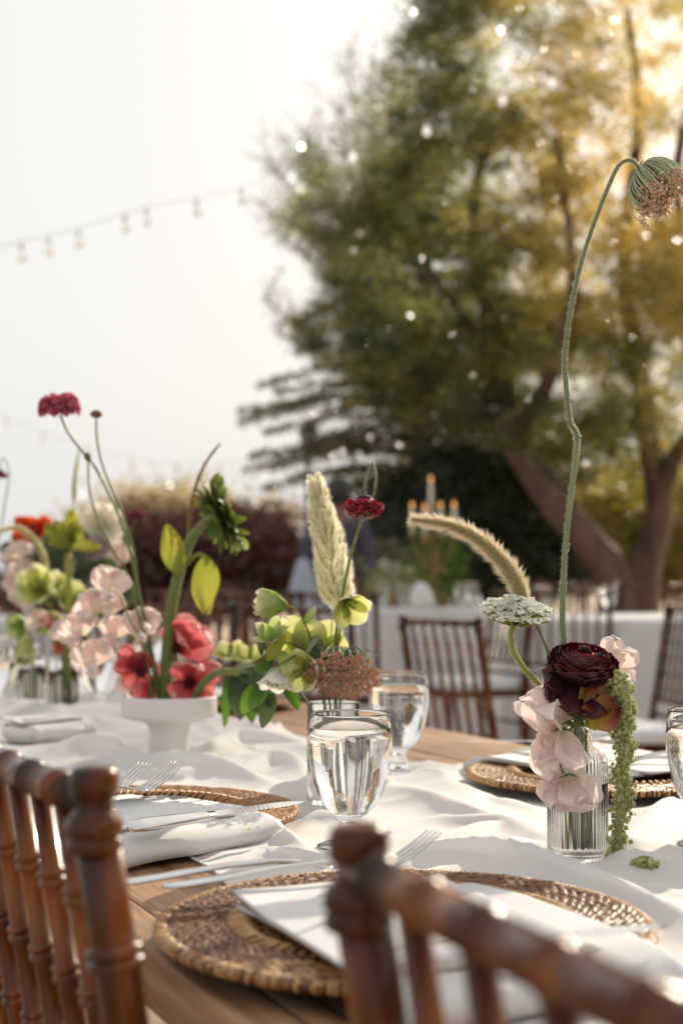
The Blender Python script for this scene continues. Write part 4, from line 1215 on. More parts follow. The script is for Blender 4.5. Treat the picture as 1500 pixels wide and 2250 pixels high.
def lay(o, label, w, vec, z, pitch=0.0, roll=0.0):
    o['label'] = label; o.location = (w.x, w.y, TZ + z)
    o.rotation_mode = 'XYZ'; o.rotation_euler = (roll, pitch, math.atan2(vec[1], vec[0])); return o
fk = make_fork(); kf = make_knife()
CK2 = {}
for q in COL.objects:
    if q.parent: CK2.setdefault(q.parent.name, []).append(q)
dupf = lambda: copy_tree(fk, kids=CK2)
dupk = lambda: copy_tree(kf, kids=CK2)
ZN = .0345
nA = Vector((.0166, 1.04, 0))
lay(fk, 'larger silver fork nearest the camera, tines raised right of the second chair post', Vector((.006, 1.036, 0)), N, ZN + .001)
lay(dupf(), 'smaller silver fork beside the nearest fork, tines just emerging behind the chair post', Vector((-.030, 1.048, 0)), (N.x, N.y - .02), ZN)
lay(kf, 'silver knife across the nearest woven mat, tip beyond its right rim', P(1428, 1285, .862), N, ZN + .001, roll=R(20))
fB = P(279, 1285, 1.424)
lay(dupf(), 'silver fork with raised tines beside the knob of the left chair', fB, (.66, .75), ZN + .001)
lay(dupf(), 'silver fork lying just behind the raised fork by the left chair knob', fB + Vector((-.032, .0, 0)), (.64, .77), ZN)
lay(dupk(), 'silver knife on the stitched napkin, tip over the rim of the woven mat', P(660, 1285, 1.362), (.715, .70), ZN - .001, roll=R(24))
fC = P(1402, 1285, 1.66)
lay(dupf(), 'silver fork across the table, tines pointing left beside the green tassel', fC, (-N.x, -N.y + .55), ZN)
lay(dupf(), 'second silver fork across the table, between the green tassel and the right goblet', fC + Vector((.022, .045, 0)), (-N.x, -N.y + .35), ZN)
lay(dupk(), 'thin silver knife across the table, tip left of the napkin behind the ribbed vase', P(1020, 1285, 1.93), (-1, -.10), ZN - .006)

# pale plate at the left
m = MB(); m.lathe([(0, 0), (.045, 0), (.058, .004), (.066, .012), (.0675, .020), (.066, .026), (.063, .027), (.0615, .024), (.060, .014), (.050, .008), (0, .007)], n=64, c=CE + Vector((0, 0, .002)))
tag(m.build('dish', M_['ceramic']), 'small low white dish at the left edge of the table', 'dish')
napkin('white napkin heaped over the small dish at the left edge', CE + Vector((0, 0, .0)), HX + R(15), -.05, .05, -.045, .05, lift=.0140, roll=0)

# ================================================================ GLASS AND VASES
goblet('water goblet in the middle, nearest and sharpest, just behind the chair knob', g1 + Vector((0, 0, .002)), fill=.85)
goblet('water goblet behind the nearest one, before the lone brown chair', g2 + Vector((0, 0, .002)), .037, .130, fill=.83)
goblet('water goblet cut by the right edge of the picture', g3 + Vector((0, 0, .002)), .0375, .126, fill=.82)
goblet('blurred goblet between the left bud vases and the white bowl', g4 + Vector((0, 0, .002)), .037, .130, fill=.8, detail=0)
goblet('blurred goblet cut by the left edge of the picture', g5 + Vector((0, 0, .002)), .037, .130, fill=.8, detail=0)
goblet('small blurred goblet at far left behind the bud vases', g6 + Vector((0, 0, .002)), .037, .130, fill=.7, detail=0)
goblet('blurred goblet behind the red blooms of the white bowl', g7 + Vector((0, 0, .002)), .037, .130, fill=.7, detail=0)
def bud_vase(label, loc, H=.118, Rr=.0265, fill=.55, n=288, mat=None, rk=1.0):
    loc = Vector(loc); th = thing('ribbed_vase', label, 'vase', loc, 'ribbed glass bud vases')
    s = H / .118
    zs = [(0.0, .0), (.0235, 0), (.0262, .002), (.0265, .006), (.0265, .05), (.0265, .084), (.0262, .088), (.0245, .0915), (.020, .0945), (.0155, .098), (.0128, .1025), (.0122, .108), (.0125, .1105), (.0160, .1115), (.0172, .1130), (.0172, .1155), (.0160, .1172)]
    inn = [(.0128, .1172), (.0112, .1155), (.0102, .108), (.0105, .103), (.0135, .0975), (.0185, .0925), (.0225, .0885), (.0240, .084), (.0243, .05), (.0243, .012), (.022, .0075), (0, .007)]
    k = Rr / .0265
    def rib(a, z):
        z = (z) / s
        return rk * (.022 * abs(math.cos(24 * a)) - .016) if .004 < z < .088 else (.012 * abs(math.cos(24 * a)) if z < .097 and z > .01 else 0)
    m = MB(); m.lathe([(r * k, z * s) for r, z in zs], n=n, c=loc, rib=rib)
    # inner wall as one closed body with the outer: join rims
    base = len(m.v) - n; 
    m.f.pop()
    iv = []; 
    for (r, z) in inn:
        for q in range(n):
            a = 2 * math.pi * q / n; iv.append(loc + Vector((r * k * math.cos(a), r * k * math.sin(a), z * s)))
    b2 = len(m.v); m.v.extend([tuple(v) for v in iv]); m.t.extend([0.5] * len(iv))
    for q in range(n): m.f.append((base + q, base + (q + 1) % n, b2 + (q + 1) % n, b2 + q))
    for i in range(len(inn) - 1):
        for q in range(n): m.f.append((b2 + i * n + q, b2 + i * n + (q + 1) % n, b2 + (i + 1) * n + (q + 1) % n, b2 + (i + 1) * n + q))
    m.build('glass', M_['glass'], th)
    zl = .118 * fill
    w = [(0, .0068), (.0221, .0073), (.0245, .0118), (.0245, zl), (.0235, zl - .0006), (0, zl - .0008)]
    m = MB(); m.lathe([(r * k, z * s) for r, z in w], n=64, c=loc); m.build('water', mat or M_['water'], th)
    return th
bud_vase('ribbed clear glass bud vase with burgundy flower, sharp, right of the middle', vR + Vector((0, 0, .002)), .1185, .0265, .57)
bud_vase('blurred ribbed bud vase at the left, the farther left one', vL1 + Vector((0, 0, .002)), .125, .0285, .6, n=96, mat=M_['vwater'], rk=0)
bud_vase('blurred ribbed bud vase at the left, the nearer right one', vL2 + Vector((0, 0, .002)), .130, .0295, .6, n=96, mat=M_['vwater'], rk=0)
loc = vC + Vector((0, 0, .002)); th = thing('cylinder_vase', 'straight clear glass vase behind the middle goblet, holding the hellebores', 'vase', loc)
m = MB(); m.lathe([(0, 0), (.0285, 0), (.0295, .0015), (.0295, .110), (.0290, .1115), (.0280, .1115), (.0275, .110), (.0275, .0075), (.026, .0060), (0, .006)], n=96, c=loc); m.build('glass', M_['glass'], th)
m = MB(); m.lathe([(0, .0059), (.0262, .0059), (.0277, .0074), (.0277, .062), (.0268, .0614), (0, .0612)], n=96, c=loc); m.build('water', M_['water'], th)
# white footed bowl
loc = bw + Vector((0, 0, .002)); R0 = .0665
m = MB(); m.lathe([(0, 0), (.0275, 0), (.0290, .0015), (.0285, .010), (.0275, .030), (.0285, .044), (.034, .0495), (.055, .054), (.0645, .0575), (.0665, .062), (.0668, .082), (.0672, .0855), (.0660, .0865), (.0645, .0855), (.0635, .064), (.060, .0605), (.03, .058), (0, .058)], n=96, c=loc)
tag(m.build('footed_bowl', M_['ceramic']), 'matte white footed bowl filled with coral blooms and thick stems', 'bowl')
BOWL = loc

# ================================================================ FLOWERS
M_['stem'] = petal_mat('green_stem', [(0, (.10, .15, .04)), (.6, (.16, .20, .06)), (1, (.22, .25, .09))], trans=.18, var=.4, scale=50, rough=.5)
M_['stemy'] = petal_mat('yellow_green_stem', [(0, (.20, .25, .04)), (1, (.36, .38, .08))], trans=.3, var=.3, scale=50)
M_['stemsage'] = petal_mat('sage_stem', [(0, (.16, .20, .12)), (1, (.24, .28, .17))], trans=.15, var=.4, scale=60)
M_['stemred'] = petal_mat('reddish_stem', [(0, (.10, .035, .02)), (.5, (.14, .09, .03)), (1, (.24, .27, .07))], trans=.15, var=.2, scale=50)
M_['fuzz'] = petal_mat('plant_hair', [(0, (.62, .56, .34)), (1, (.90, .80, .66))], trans=.62, var=.1, sat=1.0)
M_['fuzzw'] = petal_mat('pale_plume_hair', [(0, (.74, .74, .46)), (.4, (.90, .88, .74)), (1, (.95, .92, .86))], trans=.62, var=.1, sat=1.0)
M_['seed'] = petal_mat('grass_seed', [(0, (.38, .38, .11)), (1, (.62, .57, .26))], trans=.35, var=.5, scale=200)
M_['hell'] = petal_mat('hellebore_sepal', [(0, (.32, .38, .08)), (.4, (.55, .58, .20)), (.85, (.66, .66, .34)), (1, (.84, .82, .66))], trans=.45, var=.12, scale=90, sat=1.1, vein=.6)
M_['hellg'] = petal_mat('green_hellebore_sepal', [(0, (.22, .34, .06)), (.5, (.38, .48, .16)), (.9, (.58, .63, .36)), (1, (.80, .74, .62))], trans=.42, var=.15, scale=120, vein=.6)
M_['hellw'] = petal_mat('white_hellebore_sepal', [(0, (.50, .56, .34)), (.4, (.76, .76, .70)), (1, (.84, .82, .78))], trans=.4, var=.1)
M_['pink'] = petal_mat('blush_sweet_pea', [(0, (.74, .64, .44)), (.25, (.82, .68, .60)), (.6, (.83, .69, .66)), (1, (.90, .82, .80))], trans=.5, var=.2, scale=45, sat=1.05, vein=.9)
M_['peach'] = petal_mat('peach_petal', [(0, (.55, .30, .14)), (.5, (.70, .42, .28)), (1, (.78, .56, .46))], trans=.45, var=.15)
M_['coral'] = petal_mat('coral_petal', [(0, (.12, .008, .02)), (.2, (.44, .05, .06)), (.6, (.66, .13, .14)), (.9, (.76, .27, .27)), (1, (.84, .48, .45))], trans=.46, var=.15, scale=40, sat=.95, vein=.7)
M_['crim'] = petal_mat('crimson_petal', [(0, (.12, .008, .02)), (.6, (.30, .03, .05)), (1, (.52, .17, .15))], trans=.4, var=.15)
M_['burg'] = petal_mat('burgundy_petal', [(0, (.006, .001, .002)), (.6, (.014, .002, .004)), (.9, (.034, .004, .008)), (1, (.10, .006, .012))], trans=.18, rough=.38, var=.12, scale=80, sat=1.3, spec=.5, tgain=1.6, bump=.25)
M_['burgr'] = petal_mat('red_topped_petal', [(0, (.03, .003, .004)), (.6, (.14, .008, .012)), (1, (.34, .015, .022))], trans=.3, rough=.4, var=.12, scale=80)
M_['plum'] = petal_mat('plum_outer_petal', [(0, (.03, .008, .012)), (.6, (.055, .013, .022)), (1, (.12, .04, .045))], trans=.25, rough=.4, var=.2, scale=60)
M_['rust'] = petal_mat('rusty_outer_petal', [(0, (.34, .30, .07)), (.4, (.45, .30, .12)), (.72, (.36, .13, .07)), (.9, (.13, .025, .02)), (1, (.07, .012, .012))], trans=.35, rough=.45, var=.3, scale=50)
M_['scab'] = petal_mat('scabiosa_petal', [(0, (.05, .003, .010)), (.5, (.17, .010, .028)), (1, (.42, .05, .075))], trans=.4, var=.3, scale=150, sat=1.15)
M_['scabm'] = petal_mat('magenta_scabiosa_petal', [(0, (.20, .02, .04)), (.5, (.44, .055, .09)), (1, (.70, .20, .25))], trans=.5, var=.3, scale=150, sat=1.05)
M_['scabd'] = petal_mat('scabiosa_heart', [(0, (.025, .003, .006)), (1, (.07, .006, .012))], trans=.1, var=.3)
M_['pin'] = solid_mat('pale_anther', [(.3, (.75, .66, .60)), (.7, (.85, .78, .72))], rough=.6)
M_['floret'] = petal_mat('rusty_floret', [(0, (.50, .48, .24)), (.3, (.55, .30, .20)), (1, (.54, .24, .26))], trans=.3, var=.7, scale=400)
M_['lace'] = petal_mat('white_lace_floret', [(0, (.70, .72, .50)), (.4, (.86, .86, .80)), (1, (.91, .91, .88))], trans=.5, var=.3, scale=300)
M_['lacep'] = petal_mat('pink_lace_floret', [(0, (.74, .60, .42)), (1, (.82, .56, .46))], trans=.4, var=.5, scale=300)
M_['amar'] = petal_mat('amaranth', [(0, (.36, .39, .13)), (.5, (.55, .57, .25)), (1, (.78, .77, .50))], trans=.4, var=.4, scale=150)
M_['sun_leaf'] = petal_mat('sunflower_bract', [(0, (.060, .085, .025)), (.5, (.10, .13, .04)), (1, (.20, .24, .06))], trans=.3, var=.3, scale=60, bump=.3)
M_['lime'] = petal_mat('lime_leaf', [(0, (.26, .29, .05)), (1, (.44, .43, .09))], trans=.45, var=.4, scale=90, sat=1.1, vein=1.3)
M_['dkleaf'] = petal_mat('deep_green_leaf', [(0, (.040, .065, .030)), (1, (.110, .140, .075))], trans=.3, var=.3, scale=50, vein=1.3)
M_['straw'] = petal_mat('straw_seed_head', [(0, (.25, .20, .08)), (1, (.52, .40, .20))], trans=.35, var=.4, scale=200)

YV = Vector((0, -1, 0))        # towards the camera
def flower(name, label, cat, base, group=None): return thing(name, label, cat, base, group)
def stem(th, pts, r0, r1, mat='stem', fuzz=0, fl=.0022, name='stem', n=8, sub=8, node=None):
    c = crom(pts, sub); m = len(c)
    rr = [r0 + (r1 - r0) * i / (m - 1) for i in range(m)]
    if node:
        for i in range(m):
            for nn in node:
                e = abs(i / (m - 1) - nn) * (m - 1)
                if e < 1.2: rr[i] *= 1.45 - .3 * e
    mb = MB(); mb.tube(c, rr, n=n); o = mb.build(name, M_[mat], th)
    if fuzz:
        C = np.array([tuple(p) for p in c]); idx = rng.integers(0, m - 1, fuzz); f = rng.uniform(0, 1, fuzz)
        b = C[idx] * (1 - f)[:, None] + C[idx + 1] * f[:, None]
        tn = C[idx + 1] - C[idx]; tn /= np.linalg.norm(tn, axis=1)[:, None]
        d = rng.normal(size=(fuzz, 3)); d -= tn * (d * tn).sum(1)[:, None]; d /= np.linalg.norm(d, axis=1)[:, None]
        r_ = np.array(rr)[idx]
        mb = MB(); mb.hairs(b + d * r_[:, None] * .9, d, rng.uniform(.5, 1.1, fuzz) * fl, np.full(fuzz, .00030)); tag(mb.build('stem_hairs', M_['fuzz'], o), kind='stuff')
    return o
PET = {}
def petal_mesh(key, name, mat, **kw):
    if key not in PET:
        mb = MB(); mb.petal(Matrix(), **kw); PET[key] = mb.mesh(name, M_[mat])
    return PET[key]
def put(th, key, name, mat, o, y, z, **kw):
    return place(petal_mesh(key, name, mat, **kw), name, th, frame(o, y, z))
def ring(axis, k, n, spread, ref=None):
    """direction leaning `spread` radians off the axis"""
    axis = Vector(axis).normalized(); ref = axis.orthogonal().normalized() if ref is None else (ref - axis * ref.dot(axis)).normalized()
    b = axis.cross(ref); a = 2 * math.pi * k / n
    rad = ref * math.cos(a) + b * math.sin(a)
    return (axis * math.cos(spread) + rad * math.sin(spread)).normalized(), rad
def hellebore(th, c, axis, L, W, spread, mat='hell', n=5, stamens=14, cup=.35, curl=-.5, ph=.0, name='sepal'):
    ref = Vector(axis).orthogonal(); 
    for k in range(n):
        d, rad = ring(axis, k + ph + random.uniform(-.08, .08), n, spread)
        z = (Vector(axis).normalized() - d * Vector(axis).normalized().dot(d))
        put(th, ('h', mat, round(L, 4), k % 3), name, mat, c, d, z, L=L, W=W, cup=cup, curl=curl * -1, ruf=.05, seed=k % 3 + L * 10, base=.3, tip=.45, point=.5, nu=8, nv=9)
    if stamens:
        mb = MB()
        for k in range(stamens):
            d, rad = ring(axis, k * 1.618, 1.0 * stamens / 5, random.uniform(.1, .75))
            p1 = c + d * L * .30; p2 = c + d * L * .55 + Vector(axis) * L * .12
            mb.tube(crom([c, p1, p2], 3), [L * .03, L * .025, L * .022, L * .02, L * .018, L * .016, L * .03][:7], n=5); mb.ball(p2, L * .04, 5, 4)
        mb.build('stamens', M_['stemy'], th)
def sweet_pea(th, c, fwd, up, s, mat='pink', seed=1):
    """ruffled standard behind, two wings, keel"""
    fwd = Vector(fwd).normalized(); up = Vector(up).normalized(); side = fwd.cross(up).normalized()
    kw = dict(cup=-.25, ruf=.42, rk=3.2, base=.22, tip=.55, nu=18, nv=16)
    rs = random.Random(seed)
    for sg, sd in ((-1, 1), (1, 2)):
        d = (up * 1.0 + side * sg * .42 + fwd * rs.uniform(-.15, .1))
        put(th, ('sp', mat, seed * 2 + sd), 'petal', mat, c - fwd * s * .03, d, fwd + side * sg * -.25, L=s * .62, W=s * .36, curl=rs.uniform(-.9, -.3), seed=seed + sd, **kw)
    for sg, sd in ((-1, 3), (1, 4)):
        d = (up * .1 + fwd * .9 + side * sg * .45 - up * .35)
        put(th, ('sp', mat, seed * 2 + sd * 7), 'petal', mat, c, d, side * -sg + up * .4, L=s * .46, W=s * .22, curl=.9, seed=seed + sd, **kw)
    mb = MB(); mb.ball(c + fwd * s * .14 - up * s * .05, s * .07, 10, 8, (1, 1, 1.5)); mb.build('keel', M_['pink'], th)
    for k in range(5):
        d, rad = ring(-fwd - up * .4, k, 5, 1.1)
        put(th, ('cx', 1), 'calyx', 'green', c - fwd * s * .05 - up * s * .04, d, rad, L=s * .14, W=s * .04, cup=.2, curl=.4, nu=3, nv=4)
def broad_leaf(th, o, y, z, L, W, mat, key, curl=.6, cup=.25, point=1.2, name='leaf', ruf=.05):
    put(th, key, name, mat, o, y, z, L=L, W=W, cup=cup, curl=curl, ruf=ruf, seed=hash(key[1]) % 7 if isinstance(key[1], int) else 1, base=.12, tip=.30, point=point, nu=8, nv=12)
    
# ---------------------------------------------------------------- right hand vase (d about 1.25)
D = vR.y
mouth = P(1269, 1600, D)
inv = lambda dx, dy=0: Vector((vR.x + dx, vR.y + dy, TZ + .012))
# tall drooping lace
b_ = inv(.008, .004)
fl = flower('drooping_lace_flower', 'very tall fuzzy stem bending over to a nodding pinkish lace flower at the right edge', 'flower', b_)
pts = [b_, P(1278, 1700, D), P(1268, 1590, D), P(1247, 1480, D), P(1236, 1380, D), P(1236, 1290, D), P(1246, 1150, D), P(1262, 1020, D), P(1268, 962, D)]
stem(fl, pts, .0026, .0024, 'stemsage', fuzz=2200, node=(.62,))
pts = [P(1268, 962, D), P(1262, 945, D), P(1251, 925, D), P(1243, 850, D), P(1240, 780, D), P(1253, 680, D), P(1275, 580, D), P(1308, 480, D), P(1340, 400, D), P(1360, 362, D), P(1384, 352, D), P(1404, 368, D)]
stem(fl, pts, .0025, .0017, 'stemsage', fuzz=2600, node=(.0,))
hub = P(1405, 370, D)
ax = Vector((.45, -.25, -.62)).normalized()
mg = MB(); mf = MB(); hb = []; hd = []
for k in range(130):
    a = random.uniform(0, 2 * math.pi); sp = math.sqrt(random.uniform(.05, 1)) * 1.0
    d, rad = ring(ax, a, 2 * math.pi, sp)
    L = random.uniform(.028, .046) * (.78 + .22 * sp)
    # pedicels start back and outwards then curve forward
    p1 = hub + rad * L * .42 * sp + ax * L * .14; p2 = hub + rad * L * .70 * sp + ax * L * .50; p3 = hub + rad * L * .68 * sp + ax * L * .88
    c = crom([hub, p1, p2, p3], 4)
    mg.tube(c, [.00085] * len(c), n=5)
    for q in range(9):
        e = p3 + Vector((random.gauss(0, 1), random.gauss(0, 1), random.gauss(0, 1))) * .0024 + ax * random.uniform(-.001, .002)
        mg.tube([p3 - ax * .004, e], .00026, n=3)
        mf.ball(e, random.uniform(.0010, .0017), 5, 4, (1, 1, .8), t=random.random())
M_['palesage'] = petal_mat('pale_sage', [(0, (.38, .45, .28)), (1, (.60, .63, .46))], trans=.3, var=.3)
mg.build('pedicels', M_['palesage'], fl); tag(mf.build('florets', M_['lacep'], fl), kind='stuff')
for k in range(9):
    d, rad = ring(-ax, k, 9, 1.5)
    put(fl, ('br', 1), 'bract', 'stemsage', hub, (rad - ax * .3), ax, L=.018, W=.0014, cup=.1, curl=1.0, nu=2, nv=5)

# white lace flower
b_ = inv(-.010, -.004)
fl = flower('white_lace_flower', 'flat white lace flower head on a curved fuzzy green stem, left of the burgundy bloom', 'flower', b_)
hub = P(1128, 1372, D)
stem(fl, [b_, P(1262, 1720, D), P(1243, 1600, D), P(1215, 1535, D), P(1180, 1500, D), P(1150, 1468, D), P(1127, 1430, D), P(1122, 1395, D), hub], .0022, .0026, 'stemy', fuzz=2000)
mg = MB(); mf = MB()
axn = Vector((.06, -.30, 1)).normalized()
e1 = axn.orthogonal().normalized(); e2 = axn.cross(e1)
top = P(1136, 1338, D)
for k in range(64):
    rr = math.sqrt((k + .5) / 64); a = k * 2.39996
    x = rr * math.cos(a) * .0315; y = rr * math.sin(a) * .0315
    p3 = top + e1 * x + e2 * y + axn * (.0075 * (1 - rr * rr) - .003 * rr + random.gauss(0, .0012))
    c = crom([hub, hub.lerp(p3, .5) - axn * .003 * rr, p3 - axn * .002], 4); mg.tube(c, [.0007] * len(c), n=5)
    for q in range(20):
        ang = random.uniform(0, 6.28); r2 = random.uniform(0, .0050)
        f = p3 + (e1 * math.cos(ang) + e2 * math.sin(ang)) * r2 + axn * random.uniform(-.0012, .0022)
        mg.tube([p3 - axn * .003, f], .0002, n=3)
        nrm = (axn + Vector((random.gauss(0, .5), random.gauss(0, .5), random.gauss(0, .3)))).normalized()
        u1 = nrm.orthogonal().normalized(); u2 = nrm.cross(u1); s0_ = random.uniform(.0013, .0022)
        for w in range(5):
            g = w * 1.2566 + ang; dd = u1 * math.cos(g) + u2 * math.sin(g); sd = nrm.cross(dd)
            mf.add([f, f + dd * s0_ * .6 + sd * s0_ * .42, f + dd * s0_ * 1.1 + nrm * s0_ * .2, f + dd * s0_ * .6 - sd * s0_ * .42], [(0, 1, 2, 3)], [.1, .6, 1, .6])
mg.build('pedicels', M_['stemy'], fl); tag(mf.build('florets', M_['lace'], fl), kind='stuff')
stem(fl, [hub + Vector((.02, 0, .0)), P(1190, 1400, D), P(1215, 1465, D), P(1238, 1530, D), P(1262, 1592, D), inv(.0, .0)], .0010, .0012, 'stem', name='thin_stem')

# foxtail grass, arching left
def foxtail(th, axis_pts, rad, nh, hl, seedmat='seed', hairmat='fuzz', nb=2600, tilt=1.05, hw=.00022):
    c = crom(axis_pts, 10); C = np.array([tuple(p) for p in c]); m = len(c)
    prof = lambda f: rad * np.clip(np.minimum(np.sqrt(np.clip(f * 9, 0, 1)), (1 - f) ** .55 * 1.15), .12, 1)
    def samp(n, lo=.0):
        f = rng.uniform(lo, .995, n) * (m - 1); i = np.minimum(f.astype(int), m - 2); g = f - i
        b = C[i] * (1 - g)[:, None] + C[i + 1] * g[:, None]
        t = C[i + 1] - C[i]; t /= np.linalg.norm(t, axis=1)[:, None]
        d = rng.normal(size=(n, 3)); d -= t * (d * t).sum(1)[:, None]; d /= np.linalg.norm(d, axis=1)[:, None]
        return f / (m - 1), b, t, d
    mb = MB(); mb.tube(c, [max(float(prof(np.array([i / (m - 1)]))[0]) * .35, .0008) for i in range(m)], n=8)
    f, b, t, d = samp(nb); pr = prof(f)
    mb.hairs(b + d * (pr * .12)[:, None], (d * .7 + t * .8) / 1.06, pr * .55, np.full(nb, .0012), t=(.1, 1)); tag(mb.build('seeds', M_[seedmat], th), kind='stuff')
    f, b, t, d = samp(nh); pr = prof(f)
    dr = d * tilt + t * (1.05 - tilt * .3) ; dr /= np.linalg.norm(dr, axis=1)[:, None]
    # bristles gather in tufts
    tuft = (.82 + .18 * np.sin(f * 60 + 5 * np.sin(4 * np.arctan2(d[:, 2], d[:, 0]) + f * 23)))
    mb = MB(); mb.hairs(b + d * (pr * .18)[:, None], dr, (pr * .35 + hl * .72) * tuft * rng.uniform(.75, 1.15, nh), np.full(nh, hw)); tag(mb.build('bristles', M_[hairmat], th), kind='stuff')
b_ = inv(.002, .008)
fl = flower('foxtail_grass', 'arching cream foxtail grass plume reaching left over the white lace flower', 'grass', b_)
stem(fl, [b_, P(1262, 1720, D + .01), P(1256, 1600, D + .02), P(1215, 1460, D + .03), P(1175, 1370, D + .03), P(1150, 1322, D + .02)], .0011, .0010, 'stem')
foxtail(fl, [P(1155, 1330, D + .02), P(1130, 1272, D + .015), P(1092, 1222, D + .01), P(1040, 1178, D), P(980, 1152, D - .01), P(903, 1141, D - .02)], .0150, 19000, .0115, hw=.00017, nb=5200)

# burgundy ranunculus
b_ = inv(.003, -.006)
fl = flower('burgundy_ranunculus', 'dark burgundy many petalled bloom with red heart in the ribbed vase', 'flower', b_)
RC = P(1280, 1452, D - .012)
stem(fl, [b_, P(1276, 1700, D), P(1276, 1600, D), RC - Vector((0, 0, .02))], .0022, .0026, 'stem')
axr = Vector((.10, -.34, 1)).normalized(); e1 = axr.orthogonal().normalized(); e2 = axr.cross(e1)
def rpetal(rad, th0, th1, wid, seed, red=False):
    """patch of a flattened ball: polar angle th0 (bottom) to th1 (top lip)"""
    mb = MB(); vs = []; ts = []; nu, nv = 9, 9; rs = random.Random(seed); ph = rs.uniform(0, 6)
    for j in range(nv + 1):
        v = j / nv; th_ = th0 + (th1 - th0) * v
        w = wid * (math.sin(math.pi * min(.15 + v * .75, 1)) ** .6) * (1 if v < .85 else math.sqrt(max(1 - ((v - .85) / .152) ** 2, 0.05)) * .55 + .45)
        for i in range(nu + 1):
            u = 2 * i / nu - 1
            r = rad * (1 + .018 * math.sin(3 * u + ph) * v + .030 * (abs(u) ** 3) * v + .02 * math.sin(7 * u + ph * 2) * v * v) + .0016 * max(v - .6, 0) / .4
            a = u * w
            thh = th_ + .06 * u * u * (1 if th1 < th0 else -1)
            vs.append((r * math.sin(thh) * math.sin(a), -r * math.sin(thh) * math.cos(a), r * math.cos(thh) * .74)); ts.append(v)
    fs = [(j * (nu + 1) + i, j * (nu + 1) + i + 1, (j + 1) * (nu + 1) + i + 1, (j + 1) * (nu + 1) + i) for j in range(nv) for i in range(nu)]
    return mb.add(vs, fs, ts)
Mx = Matrix((e1, e2, axr)).transposed().to_4x4()
nlay = 22
for k in range(nlay):
    f = k / (nlay - 1); rad = .0060 + .0235 * f ** .9
    top_th = R(12) + R(74) * f ** 1.1
    n = 4 + int(f * 4)
    for q in range(2):
        mesh_ = rpetal(rad + q * .0003, R(150), top_th + R(random.uniform(-5, 5)), R(62) - R(14) * f, k * 3 + q).mesh('petal', M_['burgr'] if f < .34 else M_['burg'])
        for j in range(n // 2 + 1):
            a = 2 * math.pi * (j + q * .5) / (n // 2 + 1) + k * 1.1 + random.uniform(-.15, .15)
            place(mesh_, 'petal', fl, Matrix.Translation(RC) @ Mx @ Matrix.Rotation(a, 4, 'Z') @ Matrix.Rotation(random.uniform(-.03, .05), 4, 'X'))
mb = MB(); mb.ball(RC + axr * .004, .006, 12, 8, (1, 1, .8)); 
for k in range(40):
    d, rad = ring(axr, k * 1.618, 1, random.uniform(.2, 1)); mb.tube([RC + axr * .006, RC + axr * .006 + d * .0085], .0005, n=4)
mb.build('heart', M_['scabd'], fl)
# loose outer petals
for (a, dr, L, W, mt, cu) in ((-2.5, .95, .034, .017, 'plum', -.4), (-2.0, 1.05, .036, .017, 'plum', .5), (-2.9, .8, .032, .018, 'burg', .3), (-1.2, 1.1, .036, .020, 'plum', .4), (-.35, .8, .034, .018, 'burg', -.9), (-3.4, .7, .03, .017, 'plum', -.2), (-.7, 1.2, .030, .016, 'burg', -.5)):
    d = (e1 * math.cos(a) + e2 * math.sin(a)) if False else Vector((math.cos(a), -.35, math.sin(a) * .9)).normalized()
    put(fl, ('rp', mt, int(a * 10)), 'petal', mt, RC + Vector((0, 0, -.012)) + d * .006, d, Vector((0, -1, .25)), L=L, W=W, cup=-.35, curl=cu, ruf=.14, rk=2.6, seed=a + 9, base=.4, tip=.5, nu=10, nv=10)
# rusty sepals hanging right
base_ = P(1284, 1582, D - .015)
for (tx, ty, L, W, cu, rf, nz) in ((1352, 1490, .046, .019, -.5, .22, (0, -1, .2)), (1350, 1570, .042, .017, .6, .26, (.2, -1, .4)), (1284, 1500, .036, .0075, .5, .2, (.6, -1, 0)), (1292, 1560, .024, .007, -.3, .2, (-.6, -1, 0))):
    tgt = P(tx, ty, D - .030)
    put(fl, ('ru', tx), 'sepal', 'rust', base_ + Vector((0, 0, .0 if ty > 1500 else .004)), tgt - base_, nz, L=L, W=W, cup=.45, curl=cu, ruf=rf, rk=3.0, seed=tx * .01, base=.3, tip=.5, nu=14, nv=12)
for k in range(7):
    d, rad = ring(Vector((0, -.2, -1)), k, 7, 1.5)
    broad_leaf(fl, P(1272, 1575, D - .01), rad + Vector((0, -.2, -.3)), (0, 0, 1), .020, .005, 'green', ('gl', k), curl=.6)

# blush sweet peas in the same vase
b_ = inv(-.004, -.008)
fl = flower('sweet_pea', 'spray of blush pink sweet peas hanging over the left of the ribbed vase', 'flower', b_)
stem(fl, [b_, P(1255, 1720, D), P(1262, 1605, D - .01), P(1250, 1585, D - .02)], .0013, .0011, 'stem')
stem(fl, [P(1258, 1592, D - .014), P(1240, 1640, D - .032), P(1232, 1690, D - .036), P(1262, 1712, D - .036)], .0010, .0008, 'stem', name='side_stem')
CM = dict(seed=1)
def bloom(th, c, petals, mat='pink', dd=0):
    """petals: (target px, py, length, half width, normal, curl, ruffle)"""
    for i, (tx, ty, tz, L, W, nz, cu, rf) in enumerate(petals):
        t_ = P(tx, ty, c.y + tz)
        put(th, ('bl', mat, tx, ty), 'petal', mat, c, t_ - c, nz, L=L * .95, W=W * 1.02, cup=.12 if i % 2 else -.14, curl=cu * 1.3, ruf=rf * 3.0, rk=2.6, notch=.10, seed=tx * .013 + ty * .007, base=.22, tip=.55, nu=26, nv=22)
c = P(1250, 1582, D - .020)
